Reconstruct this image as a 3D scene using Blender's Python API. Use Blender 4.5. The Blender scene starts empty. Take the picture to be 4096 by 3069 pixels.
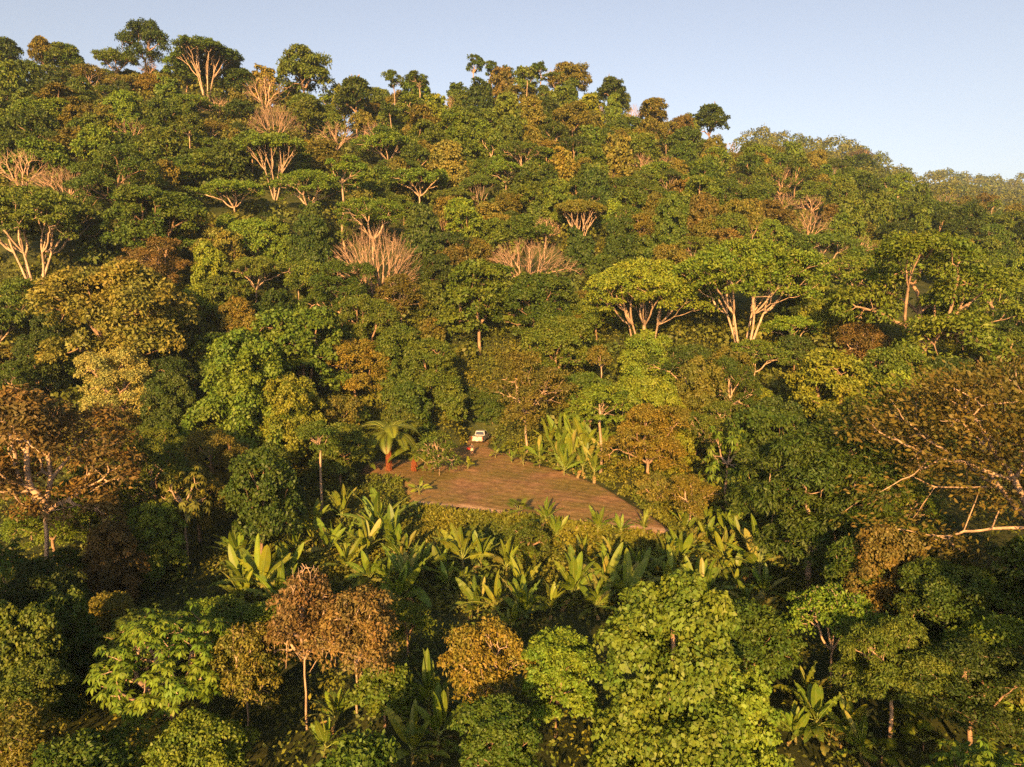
import bpy, bmesh, math, random
import numpy as np
from mathutils import Vector, Matrix

# ------------------------------------------------------------------ camera, world, sun, exposure
SC = bpy.context.scene
COL = SC.collection
F = 2819.0            # focal length in photograph pixels (4096 wide)
PITCH = math.radians(6.36)
CAMZ = 23.2
K = 4096 / 2211.0     # the coordinates noted below were read off a 2211 px wide view

cam_data = bpy.data.cameras.new('camera')
cam_data.sensor_width = 36.0
cam_data.lens = 36.0 * F / 4096
cam_data.clip_start = 0.5
cam_data.clip_end = 9000
cam = bpy.data.objects.new('camera', cam_data)
COL.objects.link(cam)
cam.location = (0, 0, CAMZ)
cam.rotation_euler = (math.pi / 2 - PITCH, 0, 0)
SC.camera = cam

SUN_EL = math.radians(16.0)
SUN_AZ = math.radians(188.0)      # compass bearing the light comes from (0 = +Y, clockwise): behind the camera, a little to its left
world = bpy.data.worlds.new('World')
SC.world = world
world.use_nodes = True
wn = world.node_tree.nodes
sky = wn.new('ShaderNodeTexSky')
sky.sky_type = 'NISHITA'
sky.sun_disc = False
sky.sun_elevation = SUN_EL
sky.sun_rotation = SUN_AZ
sky.air_density = 1.0
sky.dust_density = 2.5
sky.ozone_density = 1.0
hs = wn.new('ShaderNodeHueSaturation'); hs.inputs['Saturation'].default_value = 0.72
world.node_tree.links.new(sky.outputs[0], hs.inputs['Color'])
tint = wn.new('ShaderNodeMix'); tint.data_type = 'RGBA'; tint.blend_type = 'MULTIPLY'; tint.inputs['Factor'].default_value = 1.0
tint.inputs[7].default_value = (1.05, 0.97, 0.97, 1)
world.node_tree.links.new(hs.outputs[0], tint.inputs[6])
world.node_tree.links.new(tint.outputs[2], wn['Background'].inputs[0])
wn['Background'].inputs[1].default_value = 0.056

sd = bpy.data.lights.new('sun', 'SUN')
sd.energy = 5.0
sd.angle = math.radians(0.5)
sd.color = (1.0, 0.56, 0.20)
sun = bpy.data.objects.new('sun', sd)
COL.objects.link(sun)
sdir = Vector((math.sin(SUN_AZ) * math.cos(SUN_EL), math.cos(SUN_AZ) * math.cos(SUN_EL), math.sin(SUN_EL)))
sun.rotation_euler = sdir.to_track_quat('Z', 'Y').to_euler()
sun.location = sdir * 60

SC.view_settings.view_transform = 'Standard'
SC.view_settings.look = 'None'
SC.view_settings.gamma = 1.0
SC.view_settings.use_curve_mapping = False
SC.view_settings.exposure = 1.95
SC.render.engine = 'CYCLES'
SC.cycles.max_bounces = 5
SC.cycles.diffuse_bounces = 3
SC.cycles.glossy_bounces = 2
SC.cycles.transmission_bounces = 3
SC.cycles.volume_bounces = 0
SC.cycles.use_denoising = False
SC.cycles.sample_clamp_indirect = 4.0

# ------------------------------------------------------------------ small numeric helpers
rs = np.random.RandomState(11)
CP, SP = math.cos(PITCH), math.sin(PITCH)


def project(x, y, z):
    dz = z - CAMZ
    dep = y * CP - dz * SP
    up = y * SP + dz * CP
    return 2048 + F * x / dep, 1534.5 - F * up / dep, dep


def ray(u, v):
    a, b = (u - 2048) / F, -(v - 1534.5) / F
    return np.array([a, CP + b * SP, -SP + b * CP])


def on_plane(u, v, z=0.0):
    d = ray(u, v)
    t = (z - CAMZ) / d[2]
    return np.array([d[0] * t, d[1] * t, z])


def nrm(a):
    return a / np.maximum(np.linalg.norm(a, axis=-1, keepdims=True), 1e-9)


def in_poly(poly, x, y):
    ins = np.zeros(x.shape, bool); n = len(poly)
    for i in range(n):
        ax, ay = poly[i]; bx, by = poly[(i + 1) % n]
        if ay != by:
            ins ^= ((ay > y) != (by > y)) & (x < (bx - ax) * (y - ay) / (by - ay) + ax)
    return ins


# ------------------------------------------------------------------ terrain height
CU = np.array([-1200, 0, 700, 1150, 1400, 2048, 2300, 2450, 2700, 3000, 3300, 3700, 4096, 5300.])
CR = np.array([0, 20, 40, 60, 72, 90, 112, 125, 140, 160, 205, 250, 310, 360, 420, 560, 750, 950, 1200, 2000, 4000.])
CZ = np.array([
    [-2, -2, -3, -4, -4, -2, 8, 18, 30, 46, 78, 95, 90, 80, 70, 60, 60, 60, 60, 60, 60],
    [-2, -2, -3, -4, -4, -2, 6, 15, 26, 41, 73, 96, 92, 80, 70, 60, 60, 60, 60, 60, 60],
    [-2, -2, -3, -4, -3, -2, 4, 12, 22, 36, 68, 98, 96, 84, 72, 60, 60, 60, 60, 60, 60],
    [-1, -1, -3, -3, -3, -2, 3, 11, 20, 32, 62, 92, 95, 88, 76, 65, 65, 65, 65, 65, 60],
    [-1, -1, -2, -3, -3, -1, 2, 9, 18, 30, 58, 82, 92, 90, 82, 70, 70, 70, 70, 70, 60],
    [-1, -1, -1, -2.5, -2.5, 0, 0, 5, 15, 27, 53, 79, 107, 110, 98, 80, 80, 80, 80, 70, 60],
    [-1, -1, -1, -2, -2.5, 0, 2, 7, 16, 27, 51, 77, 108, 110, 98, 84, 85, 85, 85, 70, 60],
    [-1, -1, -1, -2, -2.5, 0, 3, 8, 16, 27, 49, 72, 102, 105, 94, 84, 90, 90, 90, 70, 60],
    [-1, -1, -1, -2, -2, 0, 6, 11, 18, 27, 45, 63, 87, 91, 86, 84, 120, 110, 110, 80, 60],
    [-1, -1, -1, -2, -2, 1, 8, 13, 19, 27, 43, 58, 79, 90, 88, 100, 196, 150, 130, 90, 60],
    [-1, -1, -1, -2, -1, 2, 8, 13, 18, 25, 40, 53, 70, 82, 94, 90, 180, 150, 150, 100, 60],
    [-1, -1, -1, -2, -1, 2, 7, 11, 16, 22, 34, 45, 58, 70, 83, 82, 146, 140, 222, 110, 60],
    [-1, -1, -1, -2, -1, 1, 6, 10, 14, 20, 30, 39, 49, 59, 70, 72, 116, 120, 228, 110, 60],
    [-1, -1, -1, -2, -1, 1, 4, 8, 12, 17, 26, 33, 41, 50, 60, 66, 106, 110, 190, 110, 60]], float)

PAD_PX = [(1866, 1782), (1872, 1740), (1990, 1738), (1948, 1785), (2000, 1806), (2080, 1832), (2160, 1858), (2300, 1900), (2400, 1938), (2490, 1990), (2570, 2036),
          (2650, 2094), (2705, 2136), (2640, 2140), (2500, 2118), (2400, 2102), (2270, 2080), (2150, 2062), (2000, 2052), (1850, 2042),
          (1750, 2028), (1650, 2008), (1622, 1950), (1600, 1905), (1470, 1905), (1440, 1880), (1480, 1846), (1600, 1836), (1720, 1822), (1810, 1790)]
PAD = np.array([on_plane(u, v)[:2] for u, v in PAD_PX])


def pad_dist(x, y):
    """signed distance to the clearing's outline, negative inside"""
    x = np.asarray(x, float); y = np.asarray(y, float)
    d = np.full(x.shape, 1e9); ins = np.zeros(x.shape, bool)
    n = len(PAD)
    for i in range(n):
        ax, ay = PAD[i]; bx, by = PAD[(i + 1) % n]
        ex, ey = bx - ax, by - ay
        t = np.clip(((x - ax) * ex + (y - ay) * ey) / (ex * ex + ey * ey), 0, 1)
        d = np.minimum(d, np.hypot(x - ax - t * ex, y - ay - t * ey))
        c = ((ay > y) != (by > y)) & (x < ex * (y - ay) / (ey if abs(ey) > 1e-9 else 1e-9) + ax)
        ins ^= c
    return np.where(ins, -d, d)


def terrain(x, y):
    x = np.asarray(x, float); y = np.asarray(y, float)
    yy = np.maximum(y, 12.0)
    u = np.clip(2048 + F * x / yy, CU[0], CU[-1] - 1e-3)
    r = np.clip(y, 0, CR[-1])
    i = np.clip(np.searchsorted(CU, u, 'right') - 1, 0, len(CU) - 2)
    t = (u - CU[i]) / (CU[i + 1] - CU[i])
    t = t * t * (3 - 2 * t) * 0.5 + t * 0.5
    cols = np.array([np.interp(r, CR, c) for c in CZ])
    flat = cols.reshape(len(CU), -1)
    k = np.arange(flat.shape[1])
    fi = i.ravel()
    z = (flat[fi, k] * (1 - t.ravel()) + flat[fi + 1, k] * t.ravel()).reshape(x.shape)
    w = np.clip((r - 105) / 60, 0, 1)
    z = z + w * (1.7 * np.sin(x / 11.0 + 1.3) * np.sin(y / 15.0) + 1.2 * np.sin(x / 23.0 + y / 31.0))
    z = z + 0.35 * np.sin(x / 5.1) * np.sin(y / 4.3 + 1)
    far = np.clip((r - 330) / 200, 0, 1)
    z = z + far * (6 * np.sin(x / 47.0) * np.sin(y / 61.0) + 4 * np.sin(x / 29.0 + 2))
    d = pad_dist(x, y)
    s = np.clip((3.0 - d) / 3.0, 0, 1)
    s = s * s * (3 - 2 * s)
    return z * (1 - s) + 0.0 * s


def tz(x, y):
    return float(terrain(np.array([x]), np.array([y]))[0])


# ------------------------------------------------------------------ mesh helpers
def mesh_np(name, V, Q, mats=(), mat_idx=None, smooth=False):
    """mesh from an (n,3) vertex array and an (m,k) face array"""
    me = bpy.data.meshes.new(name)
    V = np.asarray(V, np.float32); Q = np.asarray(Q, np.int32)
    m, k = Q.shape
    me.vertices.add(len(V)); me.vertices.foreach_set('co', V.ravel())
    me.loops.add(m * k); me.loops.foreach_set('vertex_index', Q.ravel())
    me.polygons.add(m)
    me.polygons.foreach_set('loop_start', np.arange(0, m * k, k, dtype=np.int32))
    me.polygons.foreach_set('loop_total', np.full(m, k, np.int32))
    for mt in mats:
        me.materials.append(mt)
    if mat_idx is not None:
        me.polygons.foreach_set('material_index', np.asarray(mat_idx, np.int32))
    if smooth:
        me.polygons.foreach_set('use_smooth', np.ones(m, bool))
    me.update(calc_edges=True)
    return me


def leaves(P, A, N, L, W, fold=0.18, droop=0.12):
    """kite leaves: base point P, long axis A, face normal N, length L, width W (arrays)"""
    A = nrm(A); N = nrm(N - A * np.sum(N * A, 1, keepdims=True)); S = np.cross(A, N)
    L = np.asarray(L)[:, None]; W = np.asarray(W)[:, None]
    mid = P + A * L * 0.45
    V = np.stack([P, mid + S * W * 0.5 + N * W * fold, P + A * L - N * L * droop, mid - S * W * 0.5 + N * W * fold], 1).reshape(-1, 3)
    Q = np.arange(len(V)).reshape(-1, 4)
    return V, Q


def rand_dir(rng, n):
    return nrm(rng.normal(size=(n, 3)))


def tubes(segs, sides=5):
    """segs: list of (p0, p1, r0, r1); open tubes"""
    if not segs:
        return np.zeros((0, 3)), np.zeros((0, 4), int)
    P0 = np.array([s[0] for s in segs]); P1 = np.array([s[1] for s in segs])
    R0 = np.array([s[2] for s in segs]); R1 = np.array([s[3] for s in segs])
    D = nrm(P1 - P0)
    ref = np.where(np.abs(D[:, 2:3]) > 0.9, np.array([[1., 0, 0]]), np.array([[0, 0, 1.]]))
    X = nrm(np.cross(D, ref)); Y = np.cross(D, X)
    a = np.arange(sides) * 2 * math.pi / sides
    ring = np.cos(a)[None, :, None] * X[:, None] + np.sin(a)[None, :, None] * Y[:, None]
    V = np.stack([P0[:, None] + ring * R0[:, None, None], P1[:, None] + ring * R1[:, None, None]], 1)
    n = len(segs)
    V = V.reshape(-1, 3)
    j = np.arange(sides); jn = (j + 1) % sides
    q = np.stack([j, jn, sides + jn, sides + j], 1)
    Q = (np.arange(n)[:, None, None] * 2 * sides + q[None]).reshape(-1, 4)
    return V, Q


def cat_geo(*gs):
    V, Q, o = [], [], 0
    for v, q in gs:
        V.append(v); Q.append(q + o); o += len(v)
    return np.concatenate(V), np.concatenate(Q)


def bend(p, q, r0, r1, rng, amt=0.08, n=3, sag=0.0):
    """a curved run of segments from p to q"""
    L = np.linalg.norm(q - p)
    c = (p + q) / 2 + rng.normal(size=3) * amt * L + np.array([0, 0, sag * L])
    t = np.linspace(0, 1, n + 1)[:, None]
    pts = (1 - t) ** 2 * p + 2 * t * (1 - t) * c + t * t * q
    rr = np.linspace(r0, r1, n + 1)
    return [(pts[i], pts[i + 1], rr[i], rr[i + 1]) for i in range(n)]


def skeleton(root, tips, rng, r_tip=0.03, ks=(5, 3, 3, 2), fr=(0.45, 0.5, 0.5, 0.5), amt=0.10, sag=-0.06, expo=0.48, nb=3):
    """branches that split again and again from root until every tip is reached"""
    big, small = [], []

    def rec(p, idx, dep):
        n = len(idx)
        if n == 1:
            for s in bend(p, tips[idx[0]], r_tip * 1.3, r_tip * 0.6, rng, amt, 2, sag):
                small.append(s)
            return
        k = min(ks[min(dep, len(ks) - 1)], n)
        D = nrm(tips[idx] - p)
        cen = D[rng.choice(n, k, replace=False)]
        for _ in range(4):
            lab = np.argmax(D @ cen.T, 1)
            for j in range(k):
                if (lab == j).any():
                    cen[j] = nrm(D[lab == j].mean(0)[None])[0]
        for j in range(k):
            sub = idx[lab == j]
            if len(sub) == 0:
                continue
            cent = tips[sub].mean(0)
            f = fr[min(dep, len(fr) - 1)] * rng.uniform(0.85, 1.15)
            q = p + (cent - p) * f
            if len(sub) == n:
                q = p + (cent - p) * 0.6
                if dep > 14:
                    for s_ in sub:
                        small.append((p, tips[s_], r_tip, r_tip * 0.6))
                    continue
            rn = r_tip * len(sub) ** expo * 1.25
            for s in bend(p, q, rn * 1.12, rn, rng, amt, nb, sag):
                (big if rn > r_tip * 2.6 else small).append(s)
            rec(q, sub, dep + 1)

    rec(np.asarray(root, float), np.arange(len(tips)), 0)
    return big, small


# ------------------------------------------------------------------ materials
def new_mat(name):
    m = bpy.data.materials.new(name)
    m.use_nodes = True
    nt = m.node_tree
    nt.nodes.clear()
    return m, nt, nt.nodes, nt.links


def principled(nodes, rough=0.6, spec=0.3):
    b = nodes.new('ShaderNodeBsdfPrincipled')
    b.inputs['Roughness'].default_value = rough
    b.inputs['Specular IOR Level'].default_value = spec
    return b


def math_node(nodes, links, op, a, b):
    n = nodes.new('ShaderNodeMath'); n.operation = op
    for i, v in enumerate((a, b)):
        if isinstance(v, (int, float)):
            n.inputs[i].default_value = v
        else:
            links.new(v, n.inputs[i])
    return n.outputs[0]


def leaf_material(name, rough=0.55, trans=0.25, noise_scale=0.45, world=False, spread=0.34, yellow=0.24, spec=0.22, color=None, hue=0.03):
    """leaf colour = the object's own colour, varied from leaf to leaf and from bough to bough"""
    m, nt, nodes, links = new_mat(name)
    out = nodes.new('ShaderNodeOutputMaterial')
    geo = nodes.new('ShaderNodeNewGeometry')
    oi = nodes.new('ShaderNodeObjectInfo')
    tc = nodes.new('ShaderNodeTexCoord')
    nz = nodes.new('ShaderNodeTexNoise')
    nz.inputs['Scale'].default_value = noise_scale
    nz.inputs['Detail'].default_value = 3
    if world:
        links.new(geo.outputs['Position'], nz.inputs['Vector'])
    else:
        add = nodes.new('ShaderNodeVectorMath'); add.operation = 'ADD'
        links.new(tc.outputs['Object'], add.inputs[0])
        mu = math_node(nodes, links, 'MULTIPLY', oi.outputs['Random'], 91.0)
        links.new(mu, add.inputs[1])
        links.new(add.outputs[0], nz.inputs['Vector'])
    hsv = nodes.new('ShaderNodeHueSaturation')
    if color is None:
        src = oi.outputs['Color']
    else:
        rgb = nodes.new('ShaderNodeRGB'); rgb.outputs[0].default_value = (*color, 1); src = rgb.outputs[0]
    # towards a yellower, paler version of the same colour
    mixy = nodes.new('ShaderNodeMix'); mixy.data_type = 'RGBA'; mixy.blend_type = 'MULTIPLY'
    mixy.inputs['Factor'].default_value = 1.0
    links.new(src, mixy.inputs[6])
    ramp = nodes.new('ShaderNodeValToRGB')
    ramp.color_ramp.elements[0].position = 0.36; ramp.color_ramp.elements[0].color = (0.80, 0.92, 0.9, 1)
    ramp.color_ramp.elements[1].position = 0.66; ramp.color_ramp.elements[1].color = (1.0 + yellow, 1.0 + yellow * 0.45, 0.9, 1)
    links.new(nz.outputs['Fac'], ramp.inputs[0])
    links.new(ramp.outputs[0], mixy.inputs[7])
    links.new(mixy.outputs[2], hsv.inputs['Color'])
    v = math_node(nodes, links, 'MULTIPLY_ADD', geo.outputs['Random Per Island'], spread * 1.5)
    v.node.inputs[2].default_value = 1.0 - spread * 0.72
    links.new(v, hsv.inputs['Value'])
    wn_ = nodes.new('ShaderNodeTexWhiteNoise'); wn_.noise_dimensions = '1D'
    links.new(geo.outputs['Random Per Island'], wn_.inputs['W'])
    h = math_node(nodes, links, 'MULTIPLY_ADD', wn_.outputs['Value'], hue)
    h.node.inputs[2].default_value = 0.5 - hue / 2
    links.new(h, hsv.inputs['Hue'])
    b = principled(nodes, rough, spec)
    links.new(hsv.outputs[0], b.inputs['Base Color'])
    tr = nodes.new('ShaderNodeBsdfTranslucent')
    links.new(hsv.outputs[0], tr.inputs['Color'])
    mx = nodes.new('ShaderNodeMixShader'); mx.inputs[0].default_value = trans
    links.new(b.outputs[0], mx.inputs[1]); links.new(tr.outputs[0], mx.inputs[2])
    links.new(mx.outputs[0], out.inputs[0])
    return m


def simple_material(name, c1, c2, scale=3.0, rough=0.85, spec=0.15, bump=0.0, use_obj=False, stretch=None, metallic=0.0, detail=5, lo=0.35, hi=0.7):
    m, nt, nodes, links = new_mat(name)
    out = nodes.new('ShaderNodeOutputMaterial')
    tc = nodes.new('ShaderNodeTexCoord')
    nz = nodes.new('ShaderNodeTexNoise'); nz.inputs['Scale'].default_value = scale; nz.inputs['Detail'].default_value = detail
    if stretch:
        mp = nodes.new('ShaderNodeMapping'); mp.inputs['Scale'].default_value = stretch
        links.new(tc.outputs['Object'], mp.inputs[0]); links.new(mp.outputs[0], nz.inputs['Vector'])
    else:
        links.new(tc.outputs['Object'], nz.inputs['Vector'])
    ramp = nodes.new('ShaderNodeValToRGB')
    ramp.color_ramp.elements[0].position = lo; ramp.color_ramp.elements[0].color = (*c1, 1)
    ramp.color_ramp.elements[1].position = hi; ramp.color_ramp.elements[1].color = (*c2, 1)
    links.new(nz.outputs['Fac'], ramp.inputs[0])
    b = principled(nodes, rough, spec)
    b.inputs['Metallic'].default_value = metallic
    colr = ramp.outputs[0]
    if use_obj:
        oi = nodes.new('ShaderNodeObjectInfo')
        mx = nodes.new('ShaderNodeMix'); mx.data_type = 'RGBA'; mx.blend_type = 'MULTIPLY'; mx.inputs['Factor'].default_value = 1
        links.new(oi.outputs['Color'], mx.inputs[6]); links.new(colr, mx.inputs[7]); colr = mx.outputs[2]
    links.new(colr, b.inputs['Base Color'])
    if bump:
        bp = nodes.new('ShaderNodeBump'); bp.inputs['Strength'].default_value = bump; bp.inputs['Distance'].default_value = 0.05
        links.new(nz.outputs['Fac'], bp.inputs['Height']); links.new(bp.outputs[0], b.inputs['Normal'])
    links.new(b.outputs[0], out.inputs[0])
    return m


M = {}
M['leaf'] = leaf_material('leaf')
M['glossy_leaf'] = leaf_material('glossy_leaf', rough=0.5, trans=0.30, noise_scale=1.2, spread=0.0, yellow=0.25, spec=0.3, hue=0.0)
M['midrib'] = leaf_material('midrib', rough=0.5, trans=0.1, spread=0.2, color=(0.20, 0.24, 0.06))
M['dry_leaf'] = simple_material('dry_leaf', (0.13, 0.07, 0.035), (0.25, 0.15, 0.075), 4.0)
M['bark'] = simple_material('bark', (0.55, 0.55, 0.55), (1.15, 1.1, 1.05), 2.2, use_obj=True, stretch=(1, 1, 0.35), bump=0.4)
M['undergrowth'] = leaf_material('undergrowth_leaf', world=True, noise_scale=0.16, color=(0.080, 0.100, 0.013), yellow=0.7, spread=0.45)
M['far_leaf'] = leaf_material('far_leaf', world=True, noise_scale=0.05, color=(0.072, 0.090, 0.014), yellow=0.6, spread=0.4)
M['fern_fibre'] = simple_material('fern_fibre', (0.13, 0.035, 0.012), (0.26, 0.085, 0.03), 6.0, stretch=(3, 3, 0.4))


def ground_material():
    m, nt, nodes, links = new_mat('forest_floor')
    out = nodes.new('ShaderNodeOutputMaterial'); geo = nodes.new('ShaderNodeNewGeometry')
    nz = nodes.new('ShaderNodeTexNoise'); nz.inputs['Scale'].default_value = 0.35; nz.inputs['Detail'].default_value = 8
    links.new(geo.outputs['Position'], nz.inputs['Vector'])
    r = nodes.new('ShaderNodeValToRGB')
    r.color_ramp.elements[0].position = 0.35; r.color_ramp.elements[0].color = (0.020, 0.028, 0.008, 1)
    r.color_ramp.elements[1].position = 0.68; r.color_ramp.elements[1].color = (0.050, 0.055, 0.016, 1)
    links.new(nz.outputs['Fac'], r.inputs[0])
    b = principled(nodes, 0.95, 0.1); links.new(r.outputs[0], b.inputs['Base Color'])
    bp = nodes.new('ShaderNodeBump'); bp.inputs['Strength'].default_value = 0.8; bp.inputs['Distance'].default_value = 0.4
    links.new(nz.outputs['Fac'], bp.inputs['Height']); links.new(bp.outputs[0], b.inputs['Normal'])
    links.new(b.outputs[0], out.inputs[0])
    return m


def clearing_material():
    """bare reddish earth with thin mown grass in patches and paler scuffed soil along the near lip"""
    m, nt, nodes, links = new_mat('clearing_earth')
    out = nodes.new('ShaderNodeOutputMaterial'); geo = nodes.new('ShaderNodeNewGeometry')

    def noise(scale, detail, stretch=None):
        n = nodes.new('ShaderNodeTexNoise'); n.inputs['Scale'].default_value = scale; n.inputs['Detail'].default_value = detail
        n.inputs['Roughness'].default_value = 0.62
        if stretch:
            mp = nodes.new('ShaderNodeMapping'); mp.inputs['Scale'].default_value = stretch
            links.new(geo.outputs['Position'], mp.inputs[0]); links.new(mp.outputs[0], n.inputs['Vector'])
        else:
            links.new(geo.outputs['Position'], n.inputs['Vector'])
        return n.outputs['Fac']

    def ramp(fac, p0, c0, p1, c1):
        r = nodes.new('ShaderNodeValToRGB')
        r.color_ramp.elements[0].position = p0; r.color_ramp.elements[0].color = (*c0, 1)
        r.color_ramp.elements[1].position = p1; r.color_ramp.elements[1].color = (*c1, 1)
        links.new(fac, r.inputs[0]); return r.outputs[0]

    def mix(fac, a, b_):
        mx = nodes.new('ShaderNodeMix'); mx.data_type = 'RGBA'
        links.new(fac, mx.inputs['Factor']); links.new(a, mx.inputs[6]); links.new(b_, mx.inputs[7]); return mx.outputs[2]

    earth = ramp(noise(0.8, 10), 0.3, (0.130, 0.070, 0.033), 0.7, (0.31, 0.180, 0.090))
    grass = ramp(noise(1.6, 8), 0.35, (0.095, 0.080, 0.018), 0.68, (0.21, 0.160, 0.045))
    gmask = ramp(noise(0.13, 9), 0.38, (0, 0, 0), 0.58, (0.9, 0.9, 0.9))
    base = mix(gmask, earth, grass)
    pale = ramp(noise(0.7, 5), 0.66, (0, 0, 0), 0.78, (0.5, 0.5, 0.5))
    soil = nodes.new('ShaderNodeRGB'); soil.outputs[0].default_value = (0.42, 0.28, 0.165, 1)
    base = mix(pale, base, soil.outputs[0])
    at = nodes.new('ShaderNodeAttribute'); at.attribute_name = 'lip'
    lipn = math_node(nodes, links, 'MULTIPLY', at.outputs['Fac'], noise(0.5, 5))
    lipm = ramp(lipn, 0.28, (0, 0, 0), 0.5, (0.9, 0.9, 0.9))
    base = mix(lipm, base, soil.outputs[0])
    b = principled(nodes, 0.95, 0.08); links.new(base, b.inputs['Base Color'])
    bp = nodes.new('ShaderNodeBump'); bp.inputs['Strength'].default_value = 0.7; bp.inputs['Distance'].default_value = 0.12
    links.new(noise(3.0, 8), bp.inputs['Height']); links.new(bp.outputs[0], b.inputs['Normal'])
    links.new(b.outputs[0], out.inputs[0])
    return m


M['ground'] = ground_material()
M['clearing'] = clearing_material()

# ------------------------------------------------------------------ object helpers
def link(name, data, parent=None, mat=None):
    o = bpy.data.objects.new(name, data)
    COL.objects.link(o)
    if parent is not None:
        o.parent = parent
    if mat is not None and data is not None:
        data.materials.append(mat)
    return o


def tag(o, label=None, cat=None, group=None, kind=None):
    if label: o['label'] = label
    if cat: o['category'] = cat
    if group: o['group'] = group
    if kind: o['kind'] = kind
    return o


# ------------------------------------------------------------------ the ground
def build_ground():
    xs = np.arange(-150, 150.1, 1.5); ys = np.concatenate([np.arange(-70, 150.1, 1.5)])
    X, Y = np.meshgrid(xs, ys)
    Z = terrain(X, Y)
    d = pad_dist(X, Y)
    Z = np.where(d < 0.6, Z - 0.35, Z)
    V1 = np.stack([X, Y, Z], -1).reshape(-1, 3)
    nx = len(xs)

    def grid(nx, ny):
        i, j = np.meshgrid(np.arange(nx - 1), np.arange(ny - 1))
        a = (j * nx + i).ravel()
        return np.stack([a, a + 1, a + nx + 1, a + nx], 1)
    Q1 = grid(nx, len(ys))
    ts = np.linspace(-2.2, 2.2, 260)
    yf = 146 * (4200 / 146.0) ** np.linspace(0, 1, 150)
    T, YF = np.meshgrid(ts, yf)
    XF = T * YF
    ZF = terrain(XF, YF)
    ZF[0] -= 0.6
    V2 = np.stack([XF, YF, ZF], -1).reshape(-1, 3)
    Q2 = grid(len(ts), len(yf))
    V, Q = cat_geo((V1, Q1), (V2, Q2))
    o = link('ground', mesh_np('ground', V, Q, [M['ground']], smooth=True))
    tag(o, kind='structure')

    xs = np.arange(PAD[:, 0].min() - 1, PAD[:, 0].max() + 1, 0.3); ys = np.arange(PAD[:, 1].min() - 1, PAD[:, 1].max() + 1, 0.3)
    X, Y = np.meshgrid(xs, ys)
    d = pad_dist(X, Y)
    rag = 0.55 * np.sin(X * 1.7 + np.sin(Y)) * np.sin(Y * 1.3) + 0.3 * np.sin(X * 4.1 + Y * 3.3)
    Z = 0.05 + 0.10 * np.sin(X * 0.5 + 1) * np.sin(Y * 0.37) + 0.035 * np.sin(X * 1.9 + Y) * np.sin(Y * 2.3) - np.clip((d + 0.7) / 1.2, 0, 1) ** 2 * 0.7
    V = np.stack([X, Y, Z], -1).reshape(-1, 3)
    Q = grid(len(xs), len(ys))
    keep = ((d + rag)[:-1, :-1] < 0.35).ravel()
    Q = Q[keep]
    used = np.unique(Q); re = np.full(len(V), -1); re[used] = np.arange(len(used))
    me = mesh_np('clearing', V[used], re[Q], [M['clearing']], smooth=True)
    lip = np.clip(1 - np.abs(Y - (np.interp(X, [PAD[21][0], PAD[12][0]], [PAD[21][1], PAD[12][1]]) + 0.3)) / 2.2, 0, 1)
    lip = lip.reshape(-1)[used]
    a = me.attributes.new('lip', 'FLOAT', 'POINT'); a.data.foreach_set('value', lip.astype(np.float32))
    tag(link('clearing', me), 'brown earth clearing with thin grass among the trees', kind='structure')


build_ground()

# ------------------------------------------------------------------ tree prototypes
PAL = {
    'dark green': (0.039, 0.062, 0.009), 'deep green': (0.055, 0.086, 0.010), 'mid green': (0.076, 0.106, 0.012),
    'fresh green': (0.096, 0.142, 0.013), 'yellow-green': (0.132, 0.162, 0.015), 'olive': (0.108, 0.098, 0.015),
    'golden': (0.142, 0.112, 0.016), 'brown': (0.105, 0.074, 0.020), 'rust-brown': (0.124, 0.082, 0.026), 'cream': (0.24, 0.215, 0.065),
    'pale olive': (0.132, 0.124, 0.022), 'bare': (0.30, 0.20, 0.12), 'olive-brown': (0.104, 0.080, 0.017),
}
BARK_TAN = (0.37, 0.25, 0.16, 1)
BARK_PALE = (0.36, 0.26, 0.175, 1)
BARK_MID = (0.26, 0.175, 0.11, 1)
BARK_DARK = (0.14, 0.095, 0.065, 1)
PROTO = {}


def clump_leaves(cen, rad, n, size, rng, flat=0.75, droop=0.3, core=None, updir=0.45, aspect=0.56, shell=0.55, spread=0.5):
    """n leaves on the outer skin of each clump"""
    k = len(cen)
    C = np.repeat(cen, n, 0); R = np.repeat(rad, n)[:, None]
    D = rand_dir(rng, k * n)
    D[:, 2] = np.where(D[:, 2] < -0.25, -D[:, 2], D[:, 2])
    rr = shell + (1 - shell) * rng.uniform(size=(k * n, 1)) ** 0.6
    off = D * R * rr * np.array([1, 1, flat])
    P = C + off
    if core is not None:
        out = nrm(C - core)
        ok = np.sum(D * out, 1) > -0.35
        P, D = P[ok], D[ok]
    m = len(P)
    N = D * 0.6 + np.array([0, 0, updir]) + rng.normal(size=(m, 3)) * spread
    A = np.cross(nrm(N), rand_dir(rng, m)) + D * 0.35 + np.array([0, 0, -droop])
    L = size * rng.uniform(0.65, 1.35, m)
    return leaves(P, A, N, L, L * aspect * rng.uniform(0.8, 1.2, m))


def trunk_run(h, r, rng, lean=0.06, n=6, flare=1.7, base=-2.2):
    pts = []
    a = rng.uniform(0, 6.28)
    for i in range(n + 1):
        t = i / n
        pts.append(np.array([math.cos(a) * lean * h * (t ** 1.5 - t * 0.3), math.sin(a) * lean * h * (t ** 1.5 - t * 0.3), base + (h - base) * t]))
    off = pts[-1].copy(); off[2] = 0
    pts = [p - off * (i / n) * 1.0 + np.array([0.02 * h * math.sin(i * 1.9), 0.015 * h * math.cos(i * 1.3), 0]) * (1 if 0 < i < n else 0) for i, p in enumerate(pts)]
    rad = [r * (flare if i == 0 else 1.0) * (1 - 0.3 * i / n) for i in range(n + 1)]
    return [(pts[i], pts[i + 1], rad[i], rad[i + 1]) for i in range(n)]


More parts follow.
